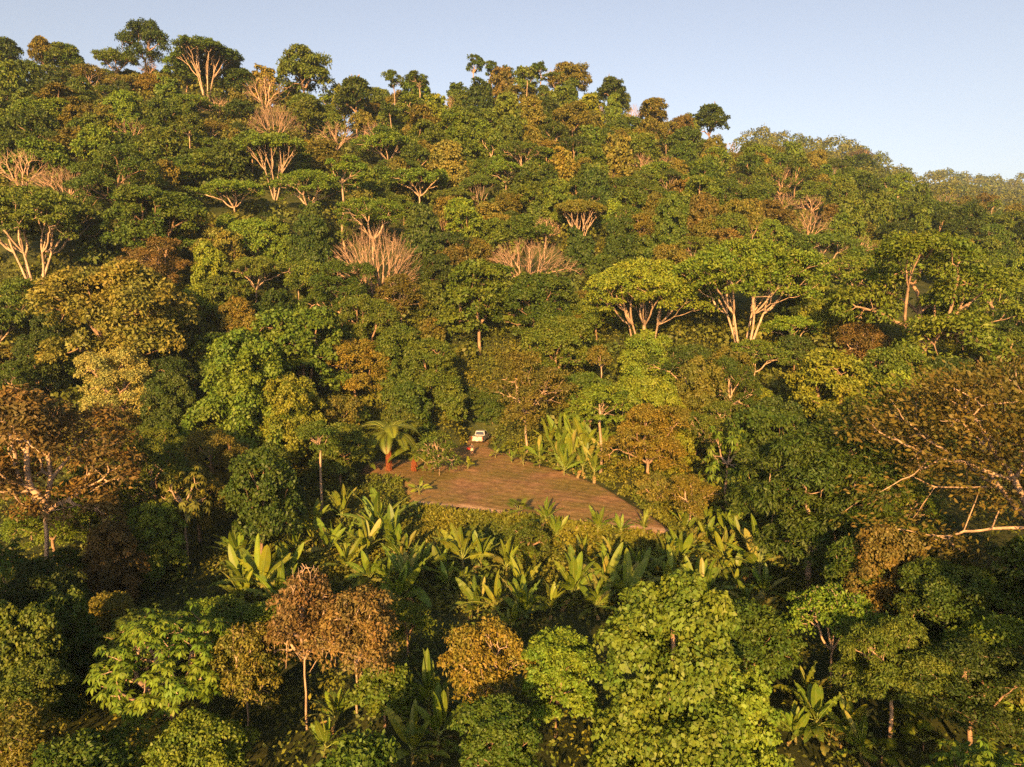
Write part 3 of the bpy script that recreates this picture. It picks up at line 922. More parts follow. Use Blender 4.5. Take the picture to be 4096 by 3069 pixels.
HEROES = [
    # ---- ridge, left
    ('tall dark tree standing highest on the ridge beside the fan-limbed tree', 'broad', 312, 105, 100, 85, 'dark green', 'the tall dark ridge tree'),
    ('dark crowned tree with a fan of long pale limbs on the ridge', 'manystem', 442, 128, 128, 105, 'deep green', 'the fan-limbed ridge tree'),
    ('small round tree poking above the ridge near its leftmost end', 'broad', 148, 98, 46, 40, 'deep green', None),
    ('low dark tree on the skyline at the left edge', 'broad', 14, 118, 60, 50, 'dark green', None),
    ('yellowish tree on the skyline between two darker ones', 'broad', 92, 108, 52, 48, 'olive', None),
    ('broad low tree below the small round skyline tree', 'broad', 140, 128, 66, 48, 'mid green', None),
    ('thinly leaved brown umbrella tree with bright limbs near the ridge', 'umbrella', 192, 172, 84, 70, 'olive', 'the brown umbrella tree near the ridge'),
    ('slim umbrella tree with one straight trunk near the left ridge', 'umbrella', 110, 162, 74, 56, 'mid green', None),
    ('bright green flat crowned tree just under the left ridge', 'umbrella', 250, 140, 92, 44, 'fresh green', None),
    ('twiggy half-bare tree in front of the tall dark ridge tree', 'bare', 322, 142, 46, 50, 'bare', None),
    ('narrow bare tree below the tall dark ridge tree', 'bare', 325, 222, 52, 60, 'bare', None),
    ('leafless fan-shaped tree below the notch in the ridge', 'bare', 572, 192, 102, 84, 'bare', 'the bare fan-shaped tree'),
    ('wide leafy tree on the ridge at the top of the notch', 'broad', 655, 165, 115, 80, 'mid green', None),
    ('dark green rounded tree on the ridge beside the notch', 'broad', 768, 210, 80, 60, 'dark green', None),
    ('round bare tree with dense tawny twigs high on the slope', 'bigbare', 592, 256, 132, 78, 'bare', 'the round tawny bare tree'),
    ('bare wide tree half hidden behind green crowns high on the slope', 'bare', 728, 288, 104, 58, 'bare', None),
    ('airy umbrella tree with a long pale trunk high on the slope', 'umbrella', 418, 232, 96, 60, 'fresh green', None),
    ('small white-trunked umbrella tree below the airy one', 'umbrella', 458, 284, 74, 44, 'olive', None),
    ('bright green vase-shaped tree with many thin limbs', 'manystem', 590, 332, 132, 100, 'fresh green', None),
    ('tall flat-topped green tree with a forked pale trunk', 'umbrella', 836, 325, 136, 66, 'fresh green', 'the tall flat-topped tree'),
    # ---- left slope
    ('bare spreading tree cut off by the left edge', 'bare', 45, 358, 130, 92, 'bare', None),
    ('bare many-branched tree with long low limbs near the left edge', 'bigbare', 145, 395, 180, 100, 'bare', 'the low-limbed bare tree'),
    ('huge umbrella tree with bright forking limbs at the left edge', 'manystem', 70, 500, 260, 170, 'mid green', 'the huge left-edge umbrella tree'),
    ('tall dense green dome tree on the left slope', 'broad', 250, 400, 170, 150, 'deep green', 'the dense left-slope dome tree'),
    ('layered deep green tree below the dense dome', 'broad', 330, 500, 180, 150, 'deep green', None),
    ('wide bright umbrella tree with thin limbs in mid slope', 'umbrella', 505, 425, 150, 90, 'fresh green', None),
    ('spreading umbrella tree whose straight trunk shows below its limbs', 'umbrella', 665, 420, 170, 100, 'fresh green', 'the straight-trunked umbrella tree'),
    ('tall tree with a pale bare bole beside the straight-trunked umbrella tree', 'slender', 738, 370, 84, 76, 'fresh green', None),
    ('rounded bright green tree with a net of pink limbs', 'umbrella', 905, 400, 140, 84, 'fresh green', None),
    ('small umbrella tree with a candelabra of pale limbs', 'umbrella', 1092, 378, 94, 54, 'fresh green', 'the candelabra umbrella tree'),
    ('flat bright green crown behind the widest bare tree', 'umbrella', 805, 484, 165, 54, 'fresh green', None),
    ('golden creeper-hung tree in the middle of the slope', 'vine', 965, 375, 100, 100, 'pale olive', None),
    ('widest bare tree, a broad tawny crown of twigs in mid slope', 'bigbare', 815, 556, 262, 120, 'bare', 'the widest bare tree'),
    ('bare tree with tall upswept branches behind the large-leaved tree', 'bigbare', 1138, 560, 246, 140, 'bare', 'the upswept bare tree'),
    ('pale limbed half-bare tree with a thin green top', 'manystem', 1252, 465, 110, 80, 'olive', 'the half-bare pale tree'),
    # ---- hilltop
    ('bare white snag rising above the hilltop', 'bare', 972, 150, 36, 34, 'bare', 'the white hilltop snag'),
    ('tall thin tree beside the white hilltop snag', 'slender', 1022, 142, 44, 44, 'deep green', None),
    ('lone tall crown standing above the hilltop trees', 'slender', 1060, 152, 42, 42, 'deep green', None),
    ('thin crooked tree sticking up from the hilltop', 'slender', 1098, 158, 24, 52, 'dark green', None),
    ('straggly hilltop tree beside the thin crooked one', 'slender', 1138, 160, 40, 44, 'mid green', None),
    ('twin-topped tree on the hilltop', 'slender', 1168, 148, 38, 44, 'deep green', None),
    ('umbrella topped tree on the hilltop', 'umbrella', 1200, 152, 60, 30, 'deep green', None),
    ('large dark tree crowning the hilltop', 'broad', 1232, 178, 90, 66, 'olive', 'the large hilltop tree'),
    ('broken pale snag on the right shoulder of the hilltop', 'bare', 1292, 172, 26, 34, 'bare', None),
    ('dark bushy tree beside the broken snag', 'broad', 1322, 195, 56, 46, 'dark green', None),
    ('pinkish thin tree on the falling ridge', 'bare', 1370, 212, 36, 30, 'bare', None),
    ('olive tree on the falling ridge below the pinkish one', 'broad', 1410, 242, 60, 44, 'olive', None),
    ('small flat-topped tree on the skyline where the ridge falls', 'slender', 850, 175, 44, 30, 'mid green', None),
    ('round small tree on the skyline beside the flat-topped one', 'slender', 905, 175, 50, 36, 'deep green', None),
    ('big dark tree on the saddle of the ridge', 'broad', 1532, 262, 72, 50, 'dark green', 'the dark saddle tree'),
    ('dark tree above the ridge near the distant hill', 'broad', 1862, 328, 50, 36, 'dark green', None, None, None, None, None, 415),
    # ---- right slope
    ('pale bare tree, taller of two standing close on the far slope', 'bare', 1384, 346, 62, 54, 'bare', 'the taller bare twin'),
    ('pale bare tree, slimmer of two standing close on the far slope', 'bare', 1437, 348, 54, 54, 'bare', None),
    ('small bare tree near the ridge above the twins', 'bare', 1578, 322, 54, 38, 'bare', None),
    ('vase-shaped bare tree with one white trunk on the slope', 'bare', 1692, 432, 66, 56, 'bare', 'the vase-shaped bare tree'),
    ('wide bare tree touching the vase-shaped one', 'bare', 1752, 438, 84, 44, 'bare', None),
    ('round bare tree below the vase-shaped one', 'bare', 1748, 478, 94, 56, 'bare', None),
    ('sparse bare tree beside the round-topped umbrella trees', 'bare', 1856, 528, 76, 66, 'bare', None),
    ('umbrella tree with a fan of orange limbs on the right slope', 'manystem', 1965, 535, 90, 66, 'mid green', None),
    ('dark umbrella tree with wide forking pale limbs', 'umbrella', 1780, 545, 140, 60, 'deep green', 'the dark forking umbrella tree'),
    ('bright dense umbrella tree with a short pale trunk', 'umbrella', 1842, 598, 126, 62, 'fresh green', 'the bright dense umbrella tree'),
    ('reddish bare tree behind the many-stemmed tree', 'bare', 1660, 545, 96, 48, 'bare', None),
    ('low umbrella tree behind the broad yellow-green tree', 'umbrella', 1500, 542, 104, 50, 'mid green', None),
    ('half-bare brown tree high on the right slope', 'thin', 1860, 345, 40, 40, 'brown', None),
    ('leafless tan tree beside brown crowns far right', 'bare', 2045, 430, 60, 40, 'bare', None),
    ('broad yellow-green tree with pink limbs beside the many-stemmed tree', 'manystem', 1392, 655, 256, 170, 'yellow-green', 'the broad yellow-green tree'),
    ('many-stemmed umbrella tree with a broad bright dome', 'manystem', 1608, 625, 290, 150, 'fresh green', 'the many-stemmed dome tree'),
    ('largest dark green dome tree near the right edge', 'broad', 2000, 668, 330, 190, 'fresh green', 'the largest right-edge dome tree'),
    ('small flat tree under the many-stemmed dome', 'umbrella', 1712, 715, 120, 46, 'fresh green', None),
    ('low umbrella crown below the many-stemmed dome', 'umbrella', 1630, 778, 130, 46, 'mid green', None),
    ('brownish thin tree between the dome tree and the tall yellow-green tree', 'thin', 1860, 745, 100, 70, 'brown', None),
    ('bright leafy crown at the right edge above the mimosa', 'broad', 2150, 790, 150, 110, 'mid green', None),
    # ---- behind the clearing
    ('tall large-leaved tree rising behind the pickup', 'bigleaf', 1035, 655, 172, 200, 'mid green', 'the tall large-leaved tree'),
    ('deep green tree with pink limbs left of the large-leaved tree', 'broad', 738, 640, 155, 100, 'deep green', None),
    ('white-limbed umbrella tree with trays of leaves', 'umbrella', 552, 598, 150, 62, 'mid green', 'the white-limbed tray tree'),
    ('brown flat-crowned tree on the left slope', 'thin', 342, 578, 120, 62, 'brown', None),
    ('broad olive tree with hanging skirts on the left', 'broad', 262, 705, 268, 175, 'pale olive', 'the broad olive tree'),
    ('cream flowering tree among green crowns', 'broad', 265, 842, 180, 80, 'cream', 'the cream flowering tree'),
    ('thin pale brown tree with a twisting white trunk', 'thin', 866, 640, 96, 90, 'olive', None),
    ('round dark green tree beside the upswept bare tree', 'broad', 940, 592, 100, 84, 'dark green', None),
    ('dark green dome tree right of the large-leaved tree', 'broad', 1160, 668, 150, 130, 'deep green', None),
    ('brown-green tree with a slim orange trunk at the clearing edge', 'thin', 1136, 858, 172, 150, 'olive', 'the brown-green clearing-edge tree', 985),
    ('light green round tree on a slender pale trunk by the clearing', 'slender', 1297, 876, 112, 84, 'fresh green', 'the slender round-topped tree', 1030),
    ('golden bush hiding the far side of the clearing', 'broad', 1400, 958, 176, 150, 'golden', None),
    ('golden tree with a rounded crown left of the tree ferns', 'broad', 765, 800, 130, 110, 'golden', None),
    ('narrow green tree with upright sprays above the feathery shrub', 'column', 935, 800, 120, 170, 'mid green', None),
    ('creeper-hung tree behind the tree ferns', 'vine', 860, 790, 120, 190, 'mid green', None),
    ('leafy green tree left of the golden tree', 'bigleaf', 660, 770, 190, 130, 'mid green', None),
    ('rounded green tree above the golden bush', 'broad', 1200, 760, 150, 120, 'mid green', None),
    ('drooping green tree right of the brown-green tree', 'vine', 1390, 810, 130, 140, 'fresh green', None),
    ('tall creeper-clad tree left of the slender forked tree', 'vine', 530, 870, 210, 260, 'fresh green', None),
    ('creeper column beside the slender forked tree', 'vine', 630, 920, 150, 260, 'yellow-green', None),
    ('dark leafy tree overhanging the parked pickup', 'vine', 1012, 868, 84, 120, 'deep green', None),
    ('shaded tree closing the track behind the pickup', 'vine', 1062, 880, 76, 100, 'deep green', None),
    ('creeper-hung tree just left of the parked pickup', 'vine', 972, 862, 80, 110, 'mid green', None),
    # ---- right of the clearing
    ('tall yellow-green tree with several pointed tops', 'column', 1790, 865, 185, 230, 'yellow-green', 'the tall yellow-green tree'),
    ('narrow yellow-green spire beside the tall yellow-green tree', 'column', 1642, 885, 84, 150, 'yellow-green', None),
    ('dark pinnate-leaved tree with a mottled pale trunk', 'feathery', 1755, 1075, 320, 250, 'deep green', 'the dark pinnate tree', 1285),
    ('brown feathery mimosa with long bare branches at the right edge', 'feather', 2290, 1010, 780, 430, 'olive-brown', 'the brown mimosa'),
    ('leaning cecropia with large whorled leaves beside the dark pinnate tree', 'cecropia', 1572, 965, 130, 120, 'fresh green', 'the leaning cecropia', 1145, 1608),
    ('small many-stemmed yellow tree at the corner of the clearing', 'thin', 1492, 1075, 110, 74, 'golden', None, 1160),
    ('bright layered tree with a stout pale trunk low on the right', 'umbrella', 1800, 1345, 200, 120, 'fresh green', 'the bright layered tree', 1500, 1782),
    ('drooping green tree right of the bright layered tree', 'feathery', 1930, 1440, 210, 130, 'mid green', None),
    ('shaded dark tree filling the lower right corner', 'broad', 2100, 1500, 260, 300, 'dark green', 'the shaded corner tree'),
    ('shaded leafy tree below the mimosa', 'broad', 2060, 1330, 220, 180, 'deep green', None),
    # ---- left and foreground
    ('slender tree with a forked white trunk and small dark crown', 'forked', 690, 940, 112, 84, 'deep green', 'the slender forked tree', 1145),
    ('left cecropia with pale whorled leaves on a white trunk', 'cecropia', 396, 1050, 120, 110, 'pale olive', 'the pale cecropia', 1235, 384),
    ('large brown tree spreading at the left edge', 'thin', 90, 1020, 340, 210, 'brown', 'the large brown tree'),
    ('brown twiggy tree above the large brown tree', 'bare', 95, 910, 130, 60, 'bare', None),
    ('brown leaved tree hung with green creepers low on the left', 'vine', 245, 1230, 140, 230, 'brown', 'the brown creeper-hung tree'),
    ('green creeper mass beside the brown creeper-hung tree', 'vine', 335, 1180, 130, 230, 'fresh green', None),
    ('rust-brown tree with a tall white forked trunk', 'thin', 655, 1345, 170, 170, 'rust-brown', 'the taller rust-brown tree', 1600),
    ('rust-brown tree with one straight brown trunk', 'thin', 768, 1375, 165, 170, 'rust-brown', 'the straight rust-brown tree', 1560),
    ('big bright bush of umbrella-like whorled leaves', 'rosette', 365, 1440, 280, 230, 'fresh green', 'the whorled-leaf bush'),
    ('whorl-leaved bush in the shade at the lower left', 'rosette', 130, 1240, 130, 110, 'deep green', None),
    ('brown-tinged tree in the bottom left corner', 'thin', 50, 1610, 170, 130, 'olive', None),
    ('huge creeper-draped mound filling the lower middle', 'vine', 1450, 1480, 330, 330, 'mid green', 'the creeper-draped mound'),
    ('creeper-draped shoulder sloping down from the big mound', 'vine', 1590, 1585, 210, 230, 'fresh green', None),
    ('golden-green tree with a pale forked trunk below the bananas', 'thin', 1050, 1440, 160, 160, 'golden', 'the golden-green forked tree', 1600),
    ('leafy green tree with drooping leaves beside the big mound', 'bigleaf', 1200, 1470, 170, 170, 'fresh green', None),
    ('green shrub with heart-shaped leaves beside the straight rust-brown tree', 'broad', 880, 1350, 120, 110, 'fresh green', None),
    ('low green tree at the foot of the straight rust-brown tree', 'broad', 830, 1500, 130, 150, 'mid green', None),
    ('olive tree between the whorled-leaf bush and the rust-brown pair', 'thin', 530, 1440, 140, 150, 'olive', None, 1630),
    ('deep green tree at the bottom edge below the golden-green tree', 'bigleaf', 1080, 1610, 170, 120, 'deep green', None),
    ('bright green tree at the bottom edge below the whorled-leaf bush', 'broad', 430, 1630, 200, 110, 'fresh green', None),
    ('feathery shrub with spreading stems inside the clearing', 'shrub', 948, 980, 92, 72, 'mid green', 'the feathery shrub', 1030),
    ('pale flowering bush at the right corner of the clearing', 'bush', 1418, 1062, 76, 66, 'pale olive', None),
    ('low green bush mound at the near edge of the clearing', 'bush', 1130, 1175, 90, 60, 'mid green', None),
]
HK = ['label', 'kind', 'u', 'v', 'w', 'h', 'colour', 'ref', 'vb', 'ub', 'seed', 'bark', 'dd']
for h in HEROES:
    hero(**dict(zip(HK, h)))

# ------------------------------------------------------------------ big-leaved plants: every leaf a part
def blade_mesh(name, L, Wd, stalk, rise, bendv, tears, seed, fold=0.10):
    """banana leaf: stalk, midrib and a long blade arching outwards along +X, torn across into strips"""
    rng = np.random.RandomState(seed)
    n = 14
    t = np.linspace(0, 1, n + 1)
    ang = rise - bendv * np.linspace(0, 1, n + 1) ** 1.3
    pts = np.zeros((n + 1, 2)); step = (L + stalk) / n
    for i in range(1, n + 1):
        pts[i] = pts[i - 1] + step * np.array([math.cos(ang[i - 1]), math.sin(ang[i - 1])])
    prof = np.clip((t - stalk / (L + stalk)) / (1 - stalk / (L + stalk)), 0, 1)
    w = Wd / 2 * np.clip(np.sin(np.pi * np.clip(prof, 0, 1) ** 0.75) ** 0.55, 0, 1)
    w[prof <= 0] = 0.0
    V, Q, mi = [], [], []
    for side in (-1, 1):
        for i in range(n):
            if w[i] + w[i + 1] < 0.02:
                continue
            a0 = np.array([pts[i][0], 0, pts[i][1]]); a1 = np.array([pts[i + 1][0], 0, pts[i + 1][1]])
            torn = rng.uniform() < tears
            sag = rng.uniform(0, 0.30) if torn else 0.0
            f = fold - sag
            nrm2 = np.array([-math.sin(ang[i]), 0, math.cos(ang[i])])
            b0 = a0 + np.array([0, side * w[i], 0]) + nrm2 * f * w[i] * 2
            b1 = a1 + np.array([0, side * w[i + 1], 0]) + nrm2 * f * w[i + 1] * 2
            if torn:
                b0 = b0 * 0.8 + b1 * 0.2
            o = len(V)
            V += [a0, a1, b1, b0]; Q.append([o, o + 1, o + 2, o + 3] if side > 0 else [o + 3, o + 2, o + 1, o]); mi.append(0)
    segs = []
    for i in range(n):
        r = 0.035 * (1 - 0.8 * i / n)
        segs.append((np.array([pts[i][0], 0, pts[i][1] + 0.012]), np.array([pts[i + 1][0], 0, pts[i + 1][1] + 0.012]), r, r * 0.93))
    tv, tq = tubes(segs, 3)
    V = np.array(V); Q = np.array(Q)
    VV, QQ = cat_geo((V, Q), (tv, tq))
    return mesh_np(name, VV, QQ, [M['glossy_leaf'], M['midrib']], np.concatenate([np.zeros(len(Q)), np.ones(len(tq))]))


BLADES = [blade_mesh('banana_leaf', 2.6, 0.66, 0.6, r, b, t, 40 + i) for i, (r, b, t) in enumerate(
    [(1.5, .25, .1), (1.38, .35, .15), (1.22, .45, .25), (1.08, .55, .3), (0.95, .75, .4), (0.75, 0.95, .5), (0.5, 1.1, .6)])]
DEAD = [blade_mesh('withered_leaf', 2.0, 0.42, 0.6, 0.2, 2.0, .9, 60), blade_mesh('withered_leaf', 1.8, 0.36, 0.5, -0.3, 1.3, .9, 61)]
WIDE = [blade_mesh('broad_leaf', 1.5, 0.78, 0.9, r, b, .05, 70 + i) for i, (r, b) in enumerate([(1.4, .5), (1.1, .9), (0.9, 1.2), (0.7, 1.3)])]
_v, _q = tubes([(np.array([0, 0, -0.9]), np.array([0, 0, 0.5]), .16, .13), (np.array([0, 0, 0.5]), np.array([0.03, 0, .9]), .13, .08), (np.array([0.03, 0, .9]), np.array([0.03, 0, 1.3]), .08, .03)], 7)
STEM = mesh_np('stem', _v, _q, [M['bark']], smooth=True)


def leafy_plant(name, cat, x, y, s, seed, blades, n, colour, dead=1, zlift=1.1):
    rng = np.random.RandomState(seed)
    e = link(name, None)
    e.location = (x, y, tz(x, y)); e.scale = (s, s, s); e.rotation_euler = (rng.uniform(-.08, .08), rng.uniform(-.08, .08), rng.uniform(0, 6.28))
    st = link('stem', STEM, e); st.color = (0.16, 0.15, 0.05, 1)
    for i in range(n):
        o = link('leaf', blades[min(len(blades) - 1, int(i / n * len(blades)))] if rng.uniform() < .75 else blades[rng.randint(len(blades))], e)
        o.location = (0, 0, zlift + 0.45 * (1 - i / n) + rng.uniform(-.1, .1))
        k = rng.uniform(.75, 1.15)
        o.scale = (k, k * rng.uniform(.85, 1.1), k); o.rotation_euler = (rng.uniform(-.5, .5), rng.uniform(-.15, .2), i * 2.4 + rng.uniform(-.4, .4))
        c = np.array(PAL[colour]) * rng.uniform(.75, 1.35) * rng.uniform(.93, 1.07, 3)
        if rng.uniform() < .10:
            c = np.array([.20, .19, .045]) * rng.uniform(.8, 1.2)
        o.color = (*c, 1)
    for i in range(dead):
        o = link('leaf', DEAD[rng.randint(2)], e)
        o.location = (0, 0, zlift * 0.8); o.rotation_euler = (0, 0, rng.uniform(0, 6.28))
        o.color = (.30, .19, .085, 1)
        tag(o, 'withered brown hanging leaf')
    tag(e, None, cat)
    return e


BANANAS = [(820, 1110, 130), (852, 1160, 110), (790, 1170, 90), (880, 1235, 125), (915, 1215, 80), (1000, 1180, 120), (1038, 1190, 90), (960, 1190, 80), (560, 1235, 130),
           (625, 1215, 95), (600, 1275, 110), (520, 1268, 90), (640, 1300, 95), (1130, 1305, 110), (1105, 1335, 70), (1240, 1250, 115), (1310, 1240, 115), (1350, 1268, 125),
           (1385, 1228, 90), (1285, 1285, 95), (1435, 1250, 95), (1180, 1112, 60), (1200, 1152, 64), (1260, 1182, 64), (1292, 1126, 66), (1342, 1137, 54), (1392, 1132, 52), (1482, 1126, 70),
           (1525, 1152, 64), (1562, 1186, 84), (1642, 1196, 130), (1600, 1162, 90), (1185, 950, 80), (1212, 940, 84), (1238, 942, 86), (1262, 950, 84), (1288, 948, 76), (1205, 972, 76), (1232, 978, 80), (1258, 990, 76), (1284, 1002, 70), (1310, 975, 64), (1218, 998, 62),
           (1166, 972, 60), (1582, 1062, 95), (1640, 1102, 105), (1600, 1112, 84), (1542, 1062, 74), (925, 1490, 130), (945, 1560, 140), (890, 1592, 130), (722, 1530, 95), (700, 1592, 90),
           (1742, 1480, 100), (1765, 1535, 130), (1720, 1565, 95), (1832, 1562, 115), (1862, 1604, 105), (798, 985, 64), (1138, 1205, 56)]
PLANTS = []
_r = np.random.RandomState(21)
for _ in range(400):
    _u, _v = _r.uniform(470, 1690), _r.uniform(1080, 1320)
    if len(BANANAS) > 92:
        break
    if all(math.hypot(_u - a, (_v - b) * 1.3) > 34 for a, b, c in BANANAS) and (1180 + (_u - 1000) * -.02 < _v or _u > 1480 or _u < 860) and not (640 < _u < 800 and _v > 1240):
        if in_poly([(a * K, b * K) for a, b in ((480, 1190), (740, 1090), (800, 1060), (880, 1120), (1440, 1175), (1500, 1040), (1560, 1030), (1690, 1130), (1690, 1300), (1480, 1290), (1240, 1300), (1000, 1310), (830, 1280), (560, 1330))], np.array([_u * K]), np.array([_v * K]))[0]:
            BANANAS.append((_u, _v, _r.uniform(58, 105) * (_v / 1200)))


def put_plant(name, cat, u, v, w, seed, blades, n, colour, W0, Hc0, dead=1, zlift=1.1):
    u, v, w = u * K, v * K, w * K
    d, P = solve(u, v, w, Hc0 / W0)
    e = leafy_plant(name, cat, float(P[0]), float(P[1]), w * d / F / W0, seed, blades, n, colour, dead, zlift)
    PLANTS.append(dict(u=u, v=v, w=w, h=w * 0.8, d=d, obj=e, sp=name, colour='', kind='plant'))
    return e


for i, (u, v, w) in enumerate(BANANAS):
    put_plant('banana_plant', 'banana plant', u, v, w, 700 + i, BLADES, 13 + i % 4, ['fresh green', 'fresh green', 'yellow-green'][i % 3], 4.2, 2.1, dead=1 + (i % 3 == 0), zlift=0.75)
BROADS = [(1592, 1225, 60), (1560, 1225, 55), (1620, 1180, 55), (1545, 1195, 50), (1605, 1290, 70), (1640, 1310, 75), (1575, 1300, 60), (1520, 1190, 44), (1500, 1160, 44), (905, 1050, 40), (1455, 1205, 60), (1470, 1240, 60),
          (1000, 1245, 50), (900, 1110, 40), (1790, 1590, 70), (1010, 1000, 30), (1105, 985, 30), (1130, 990, 30), (1070, 975, 28)]
for i, (u, v, w) in enumerate(BROADS):
    put_plant('broad_leaved_herb', 'plant', u, v, w, 800 + i, WIDE, 11, ['yellow-green', 'fresh green', 'pale olive'][i % 3], 3.2, 1.7, dead=(i % 2), zlift=0.5)


# fan palms
def fan_leaf():
    rng = np.random.RandomState(5)
    n = 22
    P = np.tile(np.array([1.0, 0, 0.55]), (n, 1))
    a = np.linspace(-2.2, 2.2, n)
    A = np.stack([np.cos(a), np.sin(a), 0.15 - 0.25 * np.abs(a) / 2.2 + rng.uniform(-.05, .05, n)], 1)
    V, Q = leaves(P, A, np.tile(np.array([0, 0, 1.0]), (n, 1)), 0.75 * (1.1 - 0.12 * np.abs(a)), np.full(n, 0.16), droop=0.2)
    tv, tq = tubes([(np.array([0, 0, 0.]), np.array([0.5, 0, 0.42]), .025, .02), (np.array([0.5, 0, 0.42]), np.array([1.0, 0, 0.55]), .02, .015)], 3)
    VV, QQ = cat_geo((V, Q), (tv, tq))
    return mesh_np('fan_leaf', VV, QQ, [M['glossy_leaf'], M['midrib']], np.concatenate([np.zeros(len(Q)), np.ones(len(tq))]))


FAN = fan_leaf()
for i, (u, v, w) in enumerate([(1120, 1102, 62), (1995, 1592, 84), (1955, 1560, 70), (1905, 1618, 80), (1140, 975, 44), (1100, 962, 40), (1165, 995, 40)]):
    u, v, w = u * K, v * K, w * K
    d, P = solve(u, v, w, 0.42)
    s = w * d / F / 3.2
    rng = np.random.RandomState(850 + i)
    e = link('fan_palm', None); e.location = (P[0], P[1], tz(P[0], P[1])); e.scale = (s, s, s); tag(e, None, 'palm')
    st = link('stem', STEM, e); st.color = (.16, .11, .07, 1); st.scale = (.6, .6, .6)
    for k in range(11):
        o = link('leaf', FAN, e); o.location = (0, 0, .7); o.rotation_euler = (rng.uniform(-.3, .3), rng.uniform(-.75, .45), k * 2.4)
        o.color = (*(np.array(PAL['yellow-green']) * rng.uniform(.8, 1.2)), 1)
    PLANTS.append(dict(u=u, v=v, w=w, h=w * .8, d=d, obj=e, sp='fan_palm', colour='', kind='plant'))


# tree ferns
def frond_mesh():
    n = 26
    V, Q, o = [], [], 0
    pts = []
    ang = 0.75; p = np.array([0., 0, 0])
    for i in range(n + 1):
        pts.append(p.copy()); p = p + 0.085 * np.array([math.cos(ang), 0, math.sin(ang)]); ang -= 0.075
    segs = [(pts[i], pts[i + 1], .022 * (1 - i / n * .8), .022 * (1 - (i + 1) / n * .8)) for i in range(n)]
    P, A, N, L = [], [], [], []
    for i in range(3, n):
        t = i / n
        l = 0.52 * math.sin(math.pi * (t * 0.9 + 0.08)) ** 0.8
        d = nrm((pts[i + 1] - pts[i])[None])[0]
        for s in (-1, 1):
            P.append(pts[i]); A.append(np.array([0, s, 0]) * 0.9 + d * 0.45 + np.array([0, 0, -.22])); N.append(np.cross(d, [0, 1, 0]) * -1); L.append(l)
    L = np.array(L)
    V, Q = leaves(np.array(P), np.array(A), np.array(N), L, np.full(len(L), .10), fold=.05, droop=.15)
    tv, tq = tubes(segs, 3)
    VV, QQ = cat_geo((V, Q), (tv, tq))
    return mesh_np('frond', VV, QQ, [M['glossy_leaf'], M['midrib']], np.concatenate([np.zeros(len(Q)), np.ones(len(tq))]))


FROND = frond_mesh()


def fern_trunk(h, seed):
    """slim stem inside a shaggy skirt of hanging red-brown dead fronds"""
    rng = np.random.RandomState(seed)
    segs = [(np.array([0, 0, -.5]), np.array([0.05, 0, h * .5]), .12, .11), (np.array([0.05, 0, h * .5]), np.array([0, 0, h]), .11, .13)]
    for _ in range(260):
        a = rng.uniform(0, 6.28); z = h * rng.uniform(.45, 1.0); r = rng.uniform(.08, .20)
        l = rng.uniform(.5, 1.2) * h * .5
        p = np.array([math.cos(a) * r, math.sin(a) * r, z]); q = p + np.array([math.cos(a) * rng.uniform(.05, .3), math.sin(a) * rng.uniform(.05, .3), -min(l, z - .1)])
        segs.append((p, q, .016, .028))
    return mesh_np('trunk', *tubes(segs, 4), [M['fern_fibre']])


FERNS = [(838, 935, 1022, 150, 'taller of two tree ferns with a shaggy red-brown trunk', 'the taller tree fern'),
         (893, 985, 1020, 110, 'shorter of two tree ferns leaning at the clearing edge', None)]
for i, (u, v, vb, w, lab, ref) in enumerate(FERNS):
    d, P = solve(u * K, vb * K, 1, 0)
    P = np.array([0, 0, CAMZ]) + ray(u * K, v * K) * d
    z0 = tz(P[0], P[1]); h = P[2] - z0
    e = link('tree_fern', None); e.location = (P[0], P[1], z0); e.rotation_euler = (0, .06 * i, 0); tag(e, lab, 'tree fern')
    link('trunk', fern_trunk(h, 870 + i), e)
    s = w * K * d / F / 3.5
    rng = np.random.RandomState(880 + i)
    for k in range(15):
        o = link('frond', FROND, e); o.location = (0, 0, h); kk = s * rng.uniform(.8, 1.1); o.scale = (kk, kk, kk)
        o.rotation_euler = (rng.uniform(-.2, .2), rng.uniform(-.35, .45), k * 2.4 + rng.uniform(-.2, .2))
        c = np.array(PAL['yellow-green']) * rng.uniform(.75, 1.1)
        o.color = (*c, 1)
    PLANTS.append(dict(u=u * K, v=v * K, w=w * K, h=w * K * .8, d=d, obj=e, sp='tree_fern', colour='', kind='fern', ref=ref, hero=True))
for i, (u, v, w) in enumerate([(822, 1040, 46), (862, 1030, 50), (850, 1055, 40)]):
    d, P = solve(u * K, v * K, w * K, 0.25)
    e = link('ground_fern', None); e.location = (P[0], P[1], tz(P[0], P[1])); tag(e, None, 'fern')
    s = w * K * d / F / 3.5
    rng = np.random.RandomState(890 + i)
    for k in range(12):
        o = link('frond', FROND, e); kk = s * rng.uniform(.8, 1.15); o.scale = (kk, kk, kk); o.rotation_euler = (rng.uniform(-.2, .2), rng.uniform(-.5, .2), k * 2.4)
        o.color = (*(np.array(PAL['yellow-green']) * rng.uniform(.7, 1.1)), 1)
    PLANTS.append(dict(u=u * K, v=v * K, w=w * K, h=w * K * .6, d=d, obj=e, sp='ground_fern', colour='', kind='fern'))

